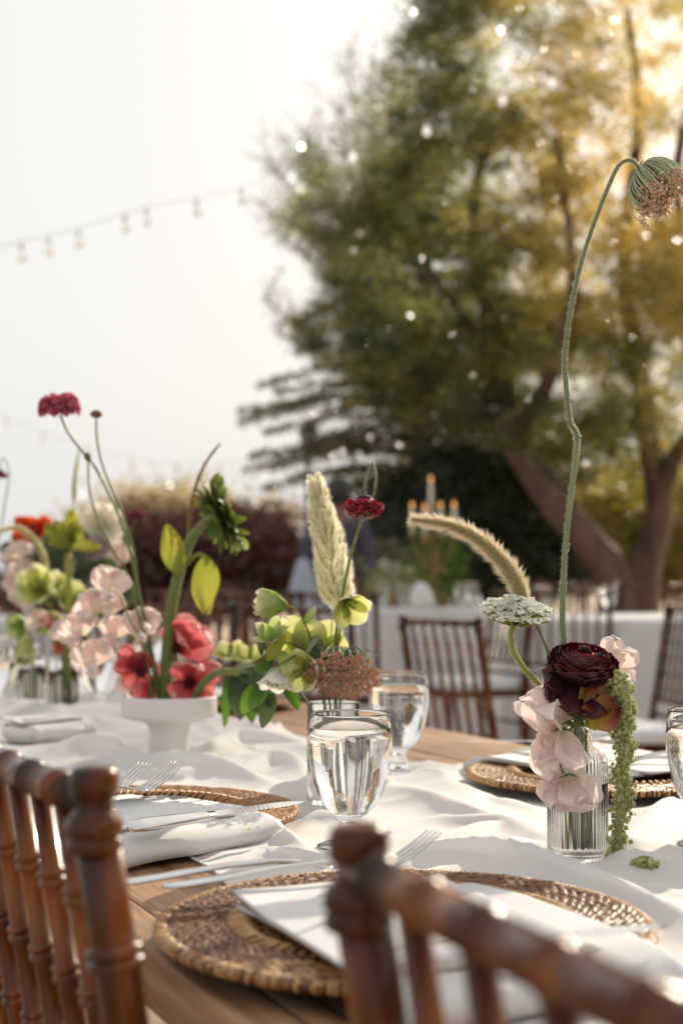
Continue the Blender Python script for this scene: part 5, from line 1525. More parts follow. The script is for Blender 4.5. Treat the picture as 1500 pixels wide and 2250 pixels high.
bloom(fl, c, [(1148, 1535, .0, .048, .022, (-.2, -1, .3), -.25, .16), (1170, 1560, -.012, .040, .015, (.3, -1, -.2), .6, .22), (1205, 1500, .008, .040, .016, (0, -1, .2), -.3, .16), (1190, 1590, -.014, .028, .011, (0, -1, .6), .5, .12)])
bloom(fl, c + Vector((0, .004, 0)), [(1235, 1510, .012, .036, .016, (0, -1, .1), .3, .10)], mat='peach')
c = P(1234, 1598, D - .028)
bloom(fl, c, [(1212, 1715, -.004, .050, .0250, (-.1, -1, .2), .20, .11), (1255, 1700, -.010, .042, .016, (.5, -1, .1), .5, .12), (1185, 1640, -.006, .026, .012, (-.6, -1, 0), -.4, .22), (1175, 1690, .0, .040, .013, (-.4, -1, .2), .2, .2)])
c = P(1250, 1700, D - .036)
bloom(fl, c, [(1222, 1762, -.002, .036, .021, (-.3, -1, .1), .15, .12), (1290, 1758, -.004, .036, .020, (.4, -1, .1), .15, .12), (1262, 1785, -.012, .032, .014, (0, -1, .2), .5, .16), (1195, 1745, .0, .028, .013, (-.6, -1, .2), -.2, .2)])
for q, (sx, sy) in enumerate(((1250, 1698), (1232, 1597), (1250, 1583))):
    for k in range(5):
        d, rad = ring(Vector((0, -.2, -1)), k, 5, .9)
        put(fl, ('cal', 1), 'calyx', 'green', P(sx, sy, D - .040 if q == 0 else D - .031), d, rad, L=.010, W=.0028, cup=.2, curl=.5, nu=3, nv=4)
b_ = inv(.008, .010)
fl = flower('sweet_pea', 'single blush sweet pea bloom peeping out right of the burgundy bloom', 'flower', b_)
stem(fl, [b_, P(1284, 1700, D + .01), P(1282, 1600, D + .012), P(1330, 1510, D + .03), P(1345, 1480, D + .03)], .0012, .001, 'stem')
c = P(1345, 1478, D + .028)
bloom(fl, c, [(1352, 1405, .0, .034, .014, (.2, -1, .2), -.3, .18), (1376, 1435, .0, .030, .013, (.4, -1, 0), .4, .18), (1372, 1490, -.004, .022, .011, (.2, -1, 0), .3, .14)])

# hanging amaranth
b_ = inv(.010, -.006)
am = flower('hanging_amaranth', 'long green amaranth tassel hanging down right of the ribbed vase to the cloth', 'flower', b_)
stem(am, [b_, P(1290, 1700, D), P(1286, 1600, D - .006), P(1305, 1540, D - .015), P(1335, 1492, D - .02)], .0016, .0014, 'stemy')
def tassel(th, pts, rads, n, seed=3):
    c = crom(pts, 10); m = len(c); mb = MB(); R_ = []
    for i in range(m):
        f = i / (m - 1) * (len(rads) - 1); k = min(int(f), len(rads) - 2); R_.append(rads[k] + (rads[k + 1] - rads[k]) * (f - k))
    mb.tube(c, [r * .55 for r in R_], n=8, t=(.2, .3))
    H = []; Dn = []; LL = []
    for q in range(n):
        i = random.randrange(m - 1); p = c[i].lerp(c[i + 1], random.random()); tn = (c[i + 1] - c[i]).normalized()
        d = Vector((random.gauss(0, 1), random.gauss(0, 1), random.gauss(0, 1))); d = (d - tn * d.dot(tn) * .8).normalized()
        r = R_[i] * 1.12 * (.72 + .28 * math.sin(q * 0.7)) * random.uniform(.75, 1.0) * (1 + .22 * math.sin(i * .9 + 2 * math.atan2(d.y, d.x)))
        e = p + d * r; s_ = random.choice((.0007, .0010, .0013, .0020)) * random.uniform(.8, 1.2)
        mb.ball(e, s_, 5, 4, t=random.random() * .8)
        for w in range(13):
            h = (d + Vector((random.gauss(0, .7), random.gauss(0, .7), random.gauss(0, .7)))).normalized()
            H.append(tuple(e)); Dn.append(tuple(h)); LL.append(s_ * random.uniform(1.4, 2.3))
    mb.hairs(np.array(H), np.array(Dn), np.array(LL), np.full(len(H), .00042), t=(.6, 1.2))
    return tag(mb.build('tassel', M_['amar'], th), kind='stuff')
tassel(am, [P(1338, 1488, D - .02), P(1358, 1498, D - .024), P(1370, 1540, D - .026), P(1372, 1590, D - .026), P(1364, 1622, D - .026), P(1376, 1650, D - .026), P(1360, 1700, D - .026), P(1372, 1745, D - .026), P(1362, 1790, D - .026), P(1358, 1835, D - .026), P(1354, 1870, D - .026), P(1344, 1892, D - .024)],
       [.0050, .0090, .0100, .0095, .0098, .0078, .0104, .0072, .0096, .0082, .0090, .0072, .0080, .0070, .0055], 1900)
c = T(1412, 1905, TZ + .006)
bit = thing('amaranth_sprig', 'small fallen bit of green amaranth lying on the cloth right of the vase', 'flower', c)
tassel(bit, [c + Vector((-.010, 0, -.001)), c + Vector((0, -.002, .001)), c + Vector((.011, 0, -.002))], [.004, .0085, .0055], 300)

# ---------------------------------------------------------------- middle vase (d about 1.55)
D = vC.y
inv = lambda dx, dy=0: Vector((vC.x + dx, vC.y + dy, TZ + .010))
# wide feathery plume
b_ = inv(-.004, .008)
fl = flower('plume_grass', 'upright pale feathery plume of grass in the middle, below the nodding red flower', 'grass', b_)
axp = [P(745, 1345, D + .02), P(738, 1290, D + .02), P(724, 1210, D + .02), P(712, 1150, D + .02), P(697, 1082, D + .02)]
stem(fl, [b_, P(735, 1660, D + .01), P(735, 1550, D + .015), P(738, 1430, D + .02), P(745, 1345, D + .02)], .0011, .0010, 'stem')
c = crom(axp, 12); m = len(c); mb = MB(); mh = MB(); mb.tube(c, [.0012] * m, n=6)
for k in range(56):
    f = (k + .5) / 56; i = min(int(f * (m - 1)), m - 2); p = c[i]; tn = (c[i + 1] - c[i]).normalized()
    a = k * 2.4; side = Vector((math.cos(a), math.sin(a) * .8, 0)); side = (side - tn * side.dot(tn)).normalized()
    wid = .0250 * math.sin(math.pi * min(f * .62 + .30, 1)) ** .8 * (1 - f ** 5)
    lobeL = random.uniform(.030, .042) * (1 - .25 * f)
    d = (tn * 1.0 + side * (.20 + .72 * (wid / .0250))).normalized()
    q0_ = p + side * .001; q1 = q0_ + d * lobeL * .5 + side * .001; q2 = q0_ + (d + tn * .35).normalized() * lobeL
    lc = crom([q0_, q1, q2], 6); C = np.array([tuple(v) for v in lc]); n = 70
    fi = rng.uniform(0, .99, n) * (len(lc) - 1); ii = fi.astype(int); g = fi - ii
    B = C[ii] * (1 - g)[:, None] + C[ii + 1] * g[:, None]; tt = C[ii + 1] - C[ii]; tt /= np.linalg.norm(tt, axis=1)[:, None]
    dd = rng.normal(size=(n, 3)); dd -= tt * (dd * tt).sum(1)[:, None]; dd /= np.linalg.norm(dd, axis=1)[:, None]
    env = np.sin(np.pi * np.clip(fi / (len(lc) - 1) * .75 + .2, 0, 1))
    mb.hairs(B + dd * .0006, (dd * .55 + tt * .9) / 1.05, .0042 * env + .001, np.full(n, .0011), t=(.0, 1))
    n2 = 560; fi = rng.uniform(0, .99, n2) * (len(lc) - 1); ii = fi.astype(int); g = fi - ii
    B = C[ii] * (1 - g)[:, None] + C[ii + 1] * g[:, None]; tt = C[ii + 1] - C[ii]; tt /= np.linalg.norm(tt, axis=1)[:, None]
    dd = rng.normal(size=(n2, 3)); dd -= tt * (dd * tt).sum(1)[:, None]; dd /= np.linalg.norm(dd, axis=1)[:, None]
    env = np.sin(np.pi * np.clip(fi / (len(lc) - 1) * .7 + .25, 0, 1))
    mh.hairs(B + dd * .0014, (dd * .72 + tt * .75) / 1.04, .0102 * env * rng.uniform(.7, 1.1, n2), np.full(n2, .00030), t=(.2, 1))
tag(mb.build('seeds', M_['seed'], fl), kind='stuff'); tag(mh.build('bristles', M_['fuzzw'], fl), kind='stuff')

def scabiosa(th, c, axis, Rr, n_out, mat='scab', pins=60, heart=True, drop=.35, hh=.55):
    axis = Vector(axis).normalized()
    mb = MB()
    mb.ball(c + axis * Rr * .12, Rr * .44, 14, 10, (1, 1, 1)); 
    if heart: mb.build('heart', M_['scabd'], th)
    for k in range(n_out):
        f = (k + .5) / n_out
        sp = .35 + 1.25 * f ** .7
        d, rad = ring(axis, k * 1.618, 1, sp)
        o = c + d * Rr * .40
        L = Rr * (.48 + .42 * f) ; W = L * .46
        put(th, ('sc', mat, k % 6, round(Rr, 4)), 'petal', mat, o, (d * .6 + rad * .6 + axis * (.25 - drop * f)), axis + rad * .2, L=L, W=W, cup=.3, curl=-.5, ruf=.28, rk=2.2, seed=k % 6, base=.35, tip=.5, nu=6, nv=6)
    if pins:
        mp = MB(); ms = MB()
        for k in range(pins):
            d, rad = ring(axis, k * 1.618, 1, random.uniform(.05, 1.35)); e = c + d * Rr * random.uniform(.72, .86)
            ms.tube([c + d * Rr * .5, e], .00022, n=3); mp.ball(e, .00052, 5, 4)
        ms.build('filaments', M_['scab'], th); mp.build('anthers', M_['pin'], th)
# nodding scabiosa with looped stem
b_ = inv(.004, .0)
fl = flower('red_scabiosa', 'nodding dark red scabiosa in the middle with its green stem looped above it', 'flower', b_)
stem(fl, [b_, P(738, 1660, D), P(738, 1540, D), P(736, 1420, D), P(752, 1310, D), P(768, 1230, D), P(787, 1165, D), P(803, 1118, D + .004)], .0019, .0015, 'stem', fuzz=500, fl=.0012)
stem(fl, [P(803, 1118, D + .010), P(801, 1080, D + .012), P(806, 1045, D + .012), P(817, 1018, D + .010), P(823, 1030, D + .006), P(826, 1055, D + .003), P(820, 1088, D + .002), P(814, 1110, D + .002)], .0017, .0013, 'stemsage', name='looped_stem', fuzz=500, fl=.0012)
sc0 = P(800, 1100, D)
scabiosa(fl, sc0 + Vector((0, 0, -.001)), (-.04, -.25, -1), .0255, 70, pins=80, drop=-.45)
mb = MB()
for k in range(12):
    a = random.uniform(0, 6.28); s0v = sc0 + Vector((.007 * math.cos(a), .007 * math.sin(a), .006)); e = s0v + Vector((.005 * math.cos(a), .005 * math.sin(a), random.uniform(.008, .014)))
    mb.tube(crom([s0v, s0v.lerp(e, .5) + Vector((.002 * math.cos(a), 0, 0)), e], 3), [.0004, .0004, .00035, .0003, .00025, .0002, .00015], n=4)
mb.build('bristly_bracts', M_['dkleaf'], fl)
# hellebores
def hell_flower(label, c, axis, L, W, spread, path, mat='hell', stamens=16, r=.0011, smat='stemred', ph=0.0, curl=-.5, cup=.35, n=5, leaves_=()):
    fl = flower('hellebore', label, 'flower', path[0], 'hellebores in the straight vase')
    stem(fl, path + [c], r * 1.25, r, smat)
    hellebore(fl, c, axis, L, W, spread, mat, n=n, stamens=stamens, ph=ph, curl=curl, cup=cup)
    for (px, py, dd, tx, ty, L_, W_) in leaves_:
        o = P(px, py, D + dd); broad_leaf(fl, o, P(tx, ty, D + dd) - o, (0, -1, .2), L_, W_, 'hellg', ('hl', tx), curl=.3)
    return fl
hell_flower('yellow green hellebore bloom facing right below the nodding red flower', P(756, 1318, D - .012), (.35, -.75, -.55), .034, .015, 1.05, [inv(.002, -.004), P(740, 1600, D), P(738, 1470, D), P(745, 1400, D - .006), P(752, 1350, D - .01)], ph=.15)
hell_flower('side view green white hellebore with long curled stamens, left of the plume', P(632, 1330, D - .02), (-1, -.2, .12), .038, .017, .75, [inv(-.006, -.004), P(718, 1620, D), P(708, 1500, D - .01), P(692, 1440, D - .015), P(676, 1385, D - .02), P(655, 1345, D - .02)], mat='hellg', ph=.3, cup=.4, curl=-.7, stamens=0,
            leaves_=((668, 1372, -.02, 694, 1335, .024, .006),))
fl = COL.objects[-1].parent if COL.objects[-1].parent else None
mb = MB(); o = P(630, 1330, D - .02)
for (tx, ty) in ((572, 1303), (568, 1318), (560, 1330), (575, 1338), (566, 1345), (585, 1345)):
    e = P(tx, ty, D - .03 + random.uniform(-.01, .01)); mdl = o.lerp(e, .6) + Vector((0, 0, -.003 if ty < 1330 else .004)); cc = crom([o, mdl, e], 6)
    mb.tube(cc, [.0010 - .0004 * i / len(cc) for i in range(len(cc))], n=6); mb.ball(e, .0012, 6, 5)
hst = mb.build('long_stamens', M_['hellg'], [q for q in COL.objects if q.name.startswith('hellebore') and q.parent is None][-1])
hell_flower('pale green hellebore low left of the middle vase, seen from behind', P(655, 1418, D - .01), (.1, .9, .35), .036, .019, 1.15, [inv(-.010, .0), P(712, 1560, D), P(700, 1470, D - .012), P(680, 1430, D - .012)], ph=.0, curl=.2, stamens=0)
hell_flower('pale green hellebore directly above the rusty lace head', P(707, 1425, D + .01), (-.1, -.9, .3), .036, .019, 1.15, [inv(.0, .006), P(725, 1560, D), P(716, 1480, D + .004)], ph=.6, stamens=18, curl=-.2)
hell_flower('yellow green hellebore low, left beside the rusty lace head', P(682, 1468, D - .018), (-.5, -.8, -.1), .034, .018, 1.1, [inv(-.004, -.008), P(716, 1580, D - .01), P(705, 1500, D - .018)], ph=.3, stamens=14)
hell_flower('white hellebore bloom hanging at the end of a thin side stem', P(608, 1466, D - .03), (-.15, -.35, -.9), .031, .012, .55, [P(700, 1470, D - .015), P(672, 1432, D - .022), P(640, 1446, D - .028), P(618, 1458, D - .03)], mat='hellw', ph=.2, r=.0008, stamens=10, curl=.3)
hell_flower('partly closed green white hellebore at the left of the middle arrangement', P(606, 1420, D - .012), (-.25, -.6, .75), .035, .010, .45, [P(700, 1480, D - .01), P(660, 1425, D - .014), P(630, 1412, D - .014)], mat='hellg', ph=.2, r=.0008, stamens=0, curl=.6)
# foliage of the middle vase
b_ = inv(-.012, -.006)
fl = flower('leafy_sprig', 'leafy green sprig of the middle vase, left side', 'plant', b_)
stem(fl, [b_, P(700, 1600, D - .02), P(660, 1520, D - .02), P(600, 1440, D - .015), P(575, 1400, D - .01)], .0012, .0008, 'stem')
for i, (px, py, tx, ty, L_, W_, mt, dd) in enumerate([(575, 1440, 570, 1365, .036, .0065, 'dkleaf', -.01), (588, 1452, 622, 1395, .036, .010, 'lime', -.02), (600, 1450, 560, 1480, .03, .009, 'green', -.01), (690, 1420, 705, 1475, .030, .008, 'dkleaf', -.03), (700, 1398, 672, 1432, .024, .004, 'stemsage', -.03),
                                              (585, 1500, 560, 1550, .040, .012, 'green', 0), (600, 1520, 580, 1585, .042, .012, 'dkleaf', .01), (560, 1470, 590, 1540, .046, .013, 'dkleaf', .012), (620, 1500, 650, 1540, .036, .010, 'green', .0), (610, 1430, 640, 1470, .030, .010, 'hellg', -.02), (570, 1500, 535, 1560, .040, .013, 'green', .02)]):
    o = P(px, py, D + dd); broad_leaf(fl, o, P(tx, ty, D + dd - .01) - o, (random.uniform(-.5, .5), -1, .3), L_, W_, mt, ('lf', i), curl=random.uniform(-.6, .8))
# rusty lace head
b_ = inv(.006, -.010)
fl = flower('rusty_lace_flower', 'rust pink lace flower head resting on the rim of the straight vase behind the goblet', 'flower', b_)
hub = P(748, 1452, D - .012)
stem(fl, [b_, P(745, 1600, D - .012), P(750, 1500, D - .0), hub], .0017, .0015, 'stemsage')
mg = MB(); mf = MB()
axn = Vector((-.02, -.75, -.66)).normalized(); e1 = Vector((1, 0, 0)); e2 = axn.cross(e1).normalized(); e1 = e2.cross(axn).normalized()
cen = P(752, 1498, D - .040)
for k in range(84):
    rr = math.sqrt((k + .5) / 84); a = k * 2.39996
    x = rr * math.cos(a) * .0410; y = rr * math.sin(a) * .0340
    p3 = cen + e1 * x + e2 * y - axn * (.010 * rr * rr) + axn * random.gauss(0, .0014)
    c = crom([hub, hub.lerp(p3, .45) + (p3 - cen) * .28 - axn * .004, p3 - axn * .004], 4); mg.tube(c, [.00068] * len(c), n=5)
    for q in range(22):
        ang = random.uniform(0, 6.28); r2 = random.uniform(0, .0052)
        f = p3 + (e1 * math.cos(ang) + e2 * math.sin(ang)) * r2 + axn * random.uniform(-.002, .003) * (1 - r2 / .007)
        mg.tube([p3 - axn * .004, f], .00018, n=3)
        col = random.random(); s0_ = random.uniform(.0010, .0018)
        mf.ball(f, s0_ * .55, 5, 4, t=col)
        nrm = (axn + Vector((random.gauss(0, .6), random.gauss(0, .4), random.gauss(0, .6)))).normalized(); u1 = nrm.orthogonal().normalized(); u2 = nrm.cross(u1)
        for w in range(4):
            g = w * 1.57 + ang; dd = u1 * math.cos(g) + u2 * math.sin(g); sd = nrm.cross(dd)
            mf.add([f, f + dd * s0_ * .6 + sd * s0_ * .4, f + dd * s0_ * 1.2, f + dd * s0_ * .6 - sd * s0_ * .4], [(0, 1, 2, 3)], col)
for k in range(46):    # curled pale pedicels sticking out on top
    a = random.uniform(-.9, 3.2); o = hub + Vector((random.uniform(-.02, .022), random.uniform(-.014, .010), .002))
    e = o + Vector((random.uniform(-.008, .014), -.006, random.uniform(.006, .016))); e2_ = e + Vector((random.uniform(.004, .012), -.004, -random.uniform(.002, .010)))
    cc = crom([o, e, e2_], 5); mg.tube(cc, [.0007] * len(cc), n=5); mg.ball(e2_, .0011, 5, 4)
mg.build('pedicels', M_['stemsage'], fl); tag(mf.build('florets', M_['floret'], fl), kind='stuff')

# ---------------------------------------------------------------- white footed bowl (d about 1.96)
D = bw.y
inb = lambda px, dd=0: Vector((P(px, 1560, D).x, D + dd, BOWL.z + .062))
# sunflower seen from behind
b_ = inb(365)
fl = flower('sunflower', 'thick stemmed green sunflower head seen from behind, turned right, above the coral blooms', 'flower', b_)
stem(fl, [b_, P(364, 1500, D), P(368, 1420, D), P(378, 1330, D), P(396, 1250, D), P(418, 1190, D), P(445, 1155, D), P(474, 1135, D)], .0085, .0062, 'stem', fuzz=5200, fl=.0028, n=14)
axs = Vector((.86, -.15, .10)).normalized(); axs = Vector((.80, .25, .38)).normalized()
SC0 = P(492, 1132, D)
mb = MB(); mb.lathe([(0, -.012), (.012, -.011), (.026, -.006), (.034, 0), (.033, .005), (.02, .009), (0, .010)], n=28, c=SC0, axis=axs); mb.build('disc', M_['sun_leaf'], fl)
for layer, (rr, L, W, sp) in enumerate(((.012, .040, .0115, 1.62), (.020, .036, .011, 1.45), (.028, .030, .010, 1.15), (.031, .026, .0085, .8))):
    n = 13
    for k in range(n):
        d, rad = ring(axs, k + layer * .5, n, sp + random.uniform(-.15, .15))
        o = SC0 + rad * rr + axs * (-.010 + layer * .003)
        put(fl, ('sf', layer, k % 4), 'bract', 'sun_leaf', o, d, (-axs if layer < 2 else rad), L=L * random.uniform(.9, 1.1), W=W, cup=.3, curl=random.choice((-.9, .5, 1.2)) if k % 4 == 3 else .5, ruf=.1, seed=k % 4, base=.55, tip=.25, point=1.3, nu=6, nv=9)
for (px, py, tx, ty, L_, W_, mt, cu, nz) in ((474, 1140, 462, 1190, .030, .010, 'green', .4, (0, -1, 0)), (530, 1180, 545, 1215, .026, .007, 'hellg', 1.2, (0, -1, .2)), (520, 1185, 520, 1220, .024, .006, 'hellg', 1.4, (.3, -1, 0)), (470, 1075, 480, 1040, .024, .009, 'sun_leaf', .4, (0, -1, .2)), (480, 1085, 488, 1042, .026, .008, 'sun_leaf', -.3, (0, -1, .2))):
    o = P(px, py, D - .01); broad_leaf(fl, o, P(tx, ty, D - .01) - o, nz, L_, W_, mt, ('sl', px), curl=cu)
def big_leaf(th, o, tip, nz, L, W, mat, key, petiole_from, curl, cup=.18, r=.0016):
    stem(th, [petiole_from, petiole_from.lerp(o, .5) + Vector((0, 0, .006)), o], r, r * .8, 'stemy', name='leaf_stalk', fuzz=150, fl=.0015)
    put(th, key, 'leaf', mat, o, tip - o, nz, L=L, W=W, cup=cup, curl=curl, ruf=.22, rk=1.9, seed=3, base=.12, tip=.20, point=1.35, nu=12, nv=16)
big_leaf(fl, P(392, 1262, D - .008), P(372, 1150, D - .01), (-.1, -1, .15), .072, .0245, 'lime', ('big', 1), P(398, 1268, D), .3)
big_leaf(fl, P(452, 1222, D - .008), P(462, 1335, D - .01), (-.3, -1, .2), .082, .0300, 'lime', ('big', 2), P(412, 1240, D), .35)
stem(fl, [P(414, 1236, D), P(425, 1222, D - .004), P(440, 1216, D - .006), P(456, 1224, D - .008)], .0022, .0018, 'stemy', name='leaf_stalk', fuzz=200, fl=.0015)
# second thick stem with drooping leaves
b_ = inb(425, -.01)
fl = flower('drooping_sunflower', 'second thick stem curving right out of the bowl with dark drooping leaves', 'flower', b_)
stem(fl, [b_, P(432, 1530, D - .02), P(452, 1495, D - .03), P(488, 1476, D - .03), P(528, 1480, D - .03)], .0058, .0050, 'stem', fuzz=1500, fl=.0025, n=12)
for i, (px, py, tx, ty, L_, W_, mt, cu, nz) in enumerate(((500, 1482, 502, 1600, .072, .0105, 'green', .3, (-.4, -1, 0)), (522, 1480, 560, 1560, .060, .022, 'dkleaf', .5, (.2, -1, .2)), (530, 1478, 590, 1500, .052, .020, 'dkleaf', .6, (0, -1, .5)), (515, 1478, 530, 1600, .066, .017, 'dkleaf', .4, (.1, -1, 0)), (505, 1476, 560, 1462, .046, .010, 'stemsage', -.5, (0, -1, .6)), (540, 1500, 555, 1610, .056, .014, 'green', .3, (.3, -1, 0)), (520, 1500, 575, 1590, .056, .018, 'green', .7, (.4, -1, .2)))):
    o = P(px, py, D - .03); broad_leaf(fl, o, P(tx, ty, D - .03) - o, nz, L_, W_, mt, ('dl', i), curl=cu, ruf=.12)
# wheat coloured spike
b_ = inb(375, .01)
fl = flower('straw_grass', 'slender straw coloured seed spike rising behind the sunflower stem', 'grass', b_)
stem(fl, [b_, P(385, 1400, D + .02), P(400, 1250, D + .02), P(413, 1170, D + .02)], .0012, .001, 'stem')
foxtail(fl, [P(412, 1180, D + .02), P(420, 1110, D + .02), P(436, 1052, D + .02), P(458, 1008, D + .02), P(484, 974, D + .02)], .0062, 4000, .0035, seedmat='straw', hairmat='straw', nb=2500, hw=.0004)
# magenta scabiosa family
def thin(name, label, cat, base, path, r=.0012, mat='stem'):
    f_ = flower(name, label, cat, base); stem(f_, [base] + path, r * 1.3, r, mat); return f_
fl = thin('scabiosa', 'tall magenta scabiosa at upper left against the sky', 'flower', inb(352), [P(345, 1500, D), P(322, 1380, D), P(300, 1280, D), P(287, 1215, D), P(262, 1135, D), P(232, 1070, D), P(205, 1020, D), P(180, 990, D), P(150, 950, D), P(133, 912, D)], .0017)
scabiosa(fl, P(131, 900, D), (-.05, -.22, 1), .0350, 96, mat='scabm', pins=0, drop=.55, heart=False)
mb = MB(); mb.ball(P(193, 1003, D), .0055, 10, 8); mb.build('side_bud', M_['sun_leaf'], fl)
fl = thin('scabiosa_bud', 'small round brown scabiosa bud on a thin stem right of the magenta bloom', 'flower', inb(358, .01), [P(350, 1500, D + .01), P(326, 1390, D + .01), P(304, 1290, D + .01), P(296, 1220, D + .01), P(270, 1130, D + .01), P(240, 1060, D + .01), P(222, 1010, D + .01), P(213, 960, D + .01), P(212, 920, D + .01)], .0014)
mb = MB(); cbd = P(212, 910, D + .01); mb.ball(cbd, .0085, 14, 10, (1, 1, .7))
mb.build('bud', solid_mat('brown_bud', [(.3, (.10, .04, .03)), (.7, (.20, .09, .06))], rough=.7, scale=200), fl)
for k in range(10):
    d, rad = ring(Vector((0, 0, -1)), k, 10, 1.45); put(fl, ('bb', 1), 'bract', 'sun_leaf', cbd - Vector((0, 0, .004)), rad + Vector((0, 0, .1)), (0, 0, 1), L=.012, W=.0018, cup=.1, curl=.6, nu=2, nv=4)
fl = thin('unopened_scabiosa', 'thin stem with a tiny green bud, forking left of the tall scabiosa stems', 'flower', inb(350, -.01), [P(338, 1480, D - .01), P(300, 1330, D - .01), P(282, 1262, D - .01), P(240, 1190, D - .01), P(208, 1120, D - .01), P(196, 1070, D - .01), P(194, 1012, D - .01)], .0013)
mb = MB(); mb.ball(P(194, 1006, D - .01), .004, 8, 6, (1, 1, 1.4)); mb.build('bud', M_['sun_leaf'], fl)
# coral blooms
def corals(label, base, c, petals, mat='coral', path=None):
    fl = flower('coral_bloom', label, 'flower', base, 'coral and crimson blooms in the bowl')
    stem(fl, [base] + (path or []) + [c], .0018, .0014, 'stemred')
    bloom(fl, c, petals, mat)
    mb = MB(); mb.ball(c + Vector((0, -.004, 0)), .006, 10, 8)
    for k in range(16):
        d, rad = ring(YV, k * 1.618, 1, random.uniform(.2, 1.2)); mb.tube([c, c + d * .012], .0005, n=4); mb.ball(c + d * .012, .0011, 5, 4)
    mb.build('heart', M_['scabd'], fl); return fl
D2 = D + .01
corals('large coral bloom right of the thick sunflower stem, upper one', inb(392, .02), P(388, 1425, D2), [(400, 1345, 0, .056, .026, (-.3, -1, .2), -.5, .10), (440, 1360, -.01, .058, .028, (.3, -1, .2), .5, .10), (462, 1410, 0, .056, .025, (.5, -1, 0), -.4, .10), (420, 1400, -.02, .044, .022, (.1, -1, .1), .7, .08), (375, 1360, .01, .044, .02, (-.3, -1, 0), .3, .1)])
corals('coral bloom low right of the thick stem, over the rim of the bowl', inb(410, .0), P(415, 1500, D2 - .01), [(480, 1460, 0, .052, .020, (.2, -1, .4), -.4, .12), (395, 1440, -.01, .040, .020, (-.2, -1, .2), .5, .10), (440, 1455, -.01, .040, .018, (.2, -1, .2), .6, .12), (385, 1535, -.015, .040, .021, (-.1, -1, 0), .5, .08), (470, 1545, 0, .044, .020, (.3, -1, 0), .4, .10), (440, 1560, .004, .036, .018, (.1, -1, 0), .3, .10)])
corals('crimson and coral bloom at the left of the bowl', inb(330, -.02), P(305, 1465, D2 - .02), [(248, 1418, 0, .042, .016, (-.2, -1, .3), -.4, .16), (262, 1462, 0, .036, .014, (-.4, -1, 0), .4, .2), (285, 1510, 0, .036, .017, (-.1, -1, -.2), .3, .14), (320, 1420, -.01, .026, .014, (0, -1, .2), .3, .1)], path=[P(340, 1500, D)])
corals('dark crimson petals at the left of the bowl beside the coral ones', inb(322, -.03), P(312, 1480, D2 - .03), [(290, 1425, 0, .036, .016, (0, -1, .2), .7, .10), (318, 1440, 0, .030, .013, (.3, -1, .1), .5, .1)], mat='crim', path=[P(330, 1510, D)])
corals('small coral petals hanging between the stems in the bowl', inb(345, .02), P(342, 1500, D2 + .02), [(330, 1560, 0, .034, .015, (0, -1, 0), .3, .1), (322, 1500, 0, .024, .013, (-.3, -1, 0), .4, .1), (360, 1470, 0, .030, .014, (.3, -1, .2), .4, .1), (285, 1545, .0, .040, .018, (0, -1, .6), .4, .1)])
fl = flower('green_hellebore_sprig', 'pale green hellebore sprig right of the coral blooms', 'flower', inb(420, .03), None)
stem(fl, [inb(420, .03), P(440, 1500, D + .03), P(462, 1440, D + .03), P(490, 1438, D + .03), P(520, 1452, D + .03)], .0014, .001, 'stemy')
for (cx, cy) in ((505, 1450), (548, 1455)):
    hellebore(fl, P(cx, cy, D + .03), (-.1, -.5, .9), .032, .012, 1.2, 'hell', stamens=8)
# blush sweet peas left of the bowl
def peas(label, base, path, blooms, seed):
    fl = flower('sweet_pea', label, 'flower', base, 'blush sweet pea sprays at the left')
    stem(fl, [base] + path, .0014, .0010, 'stem')
    for i, (px, py, dd, s, fx, ux) in enumerate(blooms):
        sweet_pea(fl, P(px, py, dd), (fx, -1, -.1), (ux, 0, 1), s, seed=seed + i)
    return fl
peas('blush sweet pea spray left of the white bowl, tallest and nearest', inb(345, -.03), [P(320, 1430, D - .02), P(290, 1370, D - .02), P(262, 1310, D - .02), P(240, 1290, D - .02)],
     [(238, 1300, D - .03, .060, .2, .25), (200, 1352, D - .02, .062, -.3, -.3), (232, 1345, D - .01, .056, .4, .2), (178, 1398, D - .02, .060, -.4, -.5), (205, 1462, D + .0, .066, .1, -.2), (300, 1395, D + .0, .054, .5, .3), (252, 1398, D + .02, .05, 0, 0), (318, 1375, D + .01, .046, .3, .4)], 11)
# ---------------------------------------------------------------- left bud vases (d about 2.7)
Dl = vL2.y
inl = lambda v, dx=0, dy=0: Vector((v.x + dx, v.y + dy, TZ + .014))
DQ = Dl
fl = flower('hellebore', 'chartreuse hellebore cluster in the left bud vases', 'flower', inl(vL2), None)
stem(fl, [inl(vL2), P(136, 1420, DQ), P(120, 1360, DQ), P(100, 1315, DQ)], .0022, .0016, 'stemy')
for (cx, cy, L, axx, mt) in ((94, 1300, .062, (-.2, -1, .35), 'hell'), (150, 1325, .052, (.5, -.8, .3), 'hell'), (120, 1345, .05, (0, -.6, -.6), 'hell'), (62, 1370, .045, (-.4, -.6, -.2), 'hellg'), (140, 1390, .046, (.3, -.7, -.5), 'hell'), (118, 1310, .05, (.3, -.5, .7), 'hell')):
    hellebore(fl, P(cx, cy, DQ + random.uniform(-.03, .03)), axx, L, L * .44, 1.0, mt, stamens=10)
fl = flower('hellebore', 'yellow green hellebore hanging over the neck of the farther left bud vase', 'flower', inl(vL1), None)
stem(fl, [inl(vL1), P(70, 1430, vL1.y), P(60, 1380, vL1.y)], .002, .0014, 'stemy')
hellebore(fl, P(58, 1400, vL1.y - .02), (0, -.5, -.8), .060, .022, .6, 'hell', stamens=8)
fl = flower('leafy_flower', 'chartreuse ruffled leafy flower on a straight yellow stem at the left', 'flower', inl(vL2, .01), None)
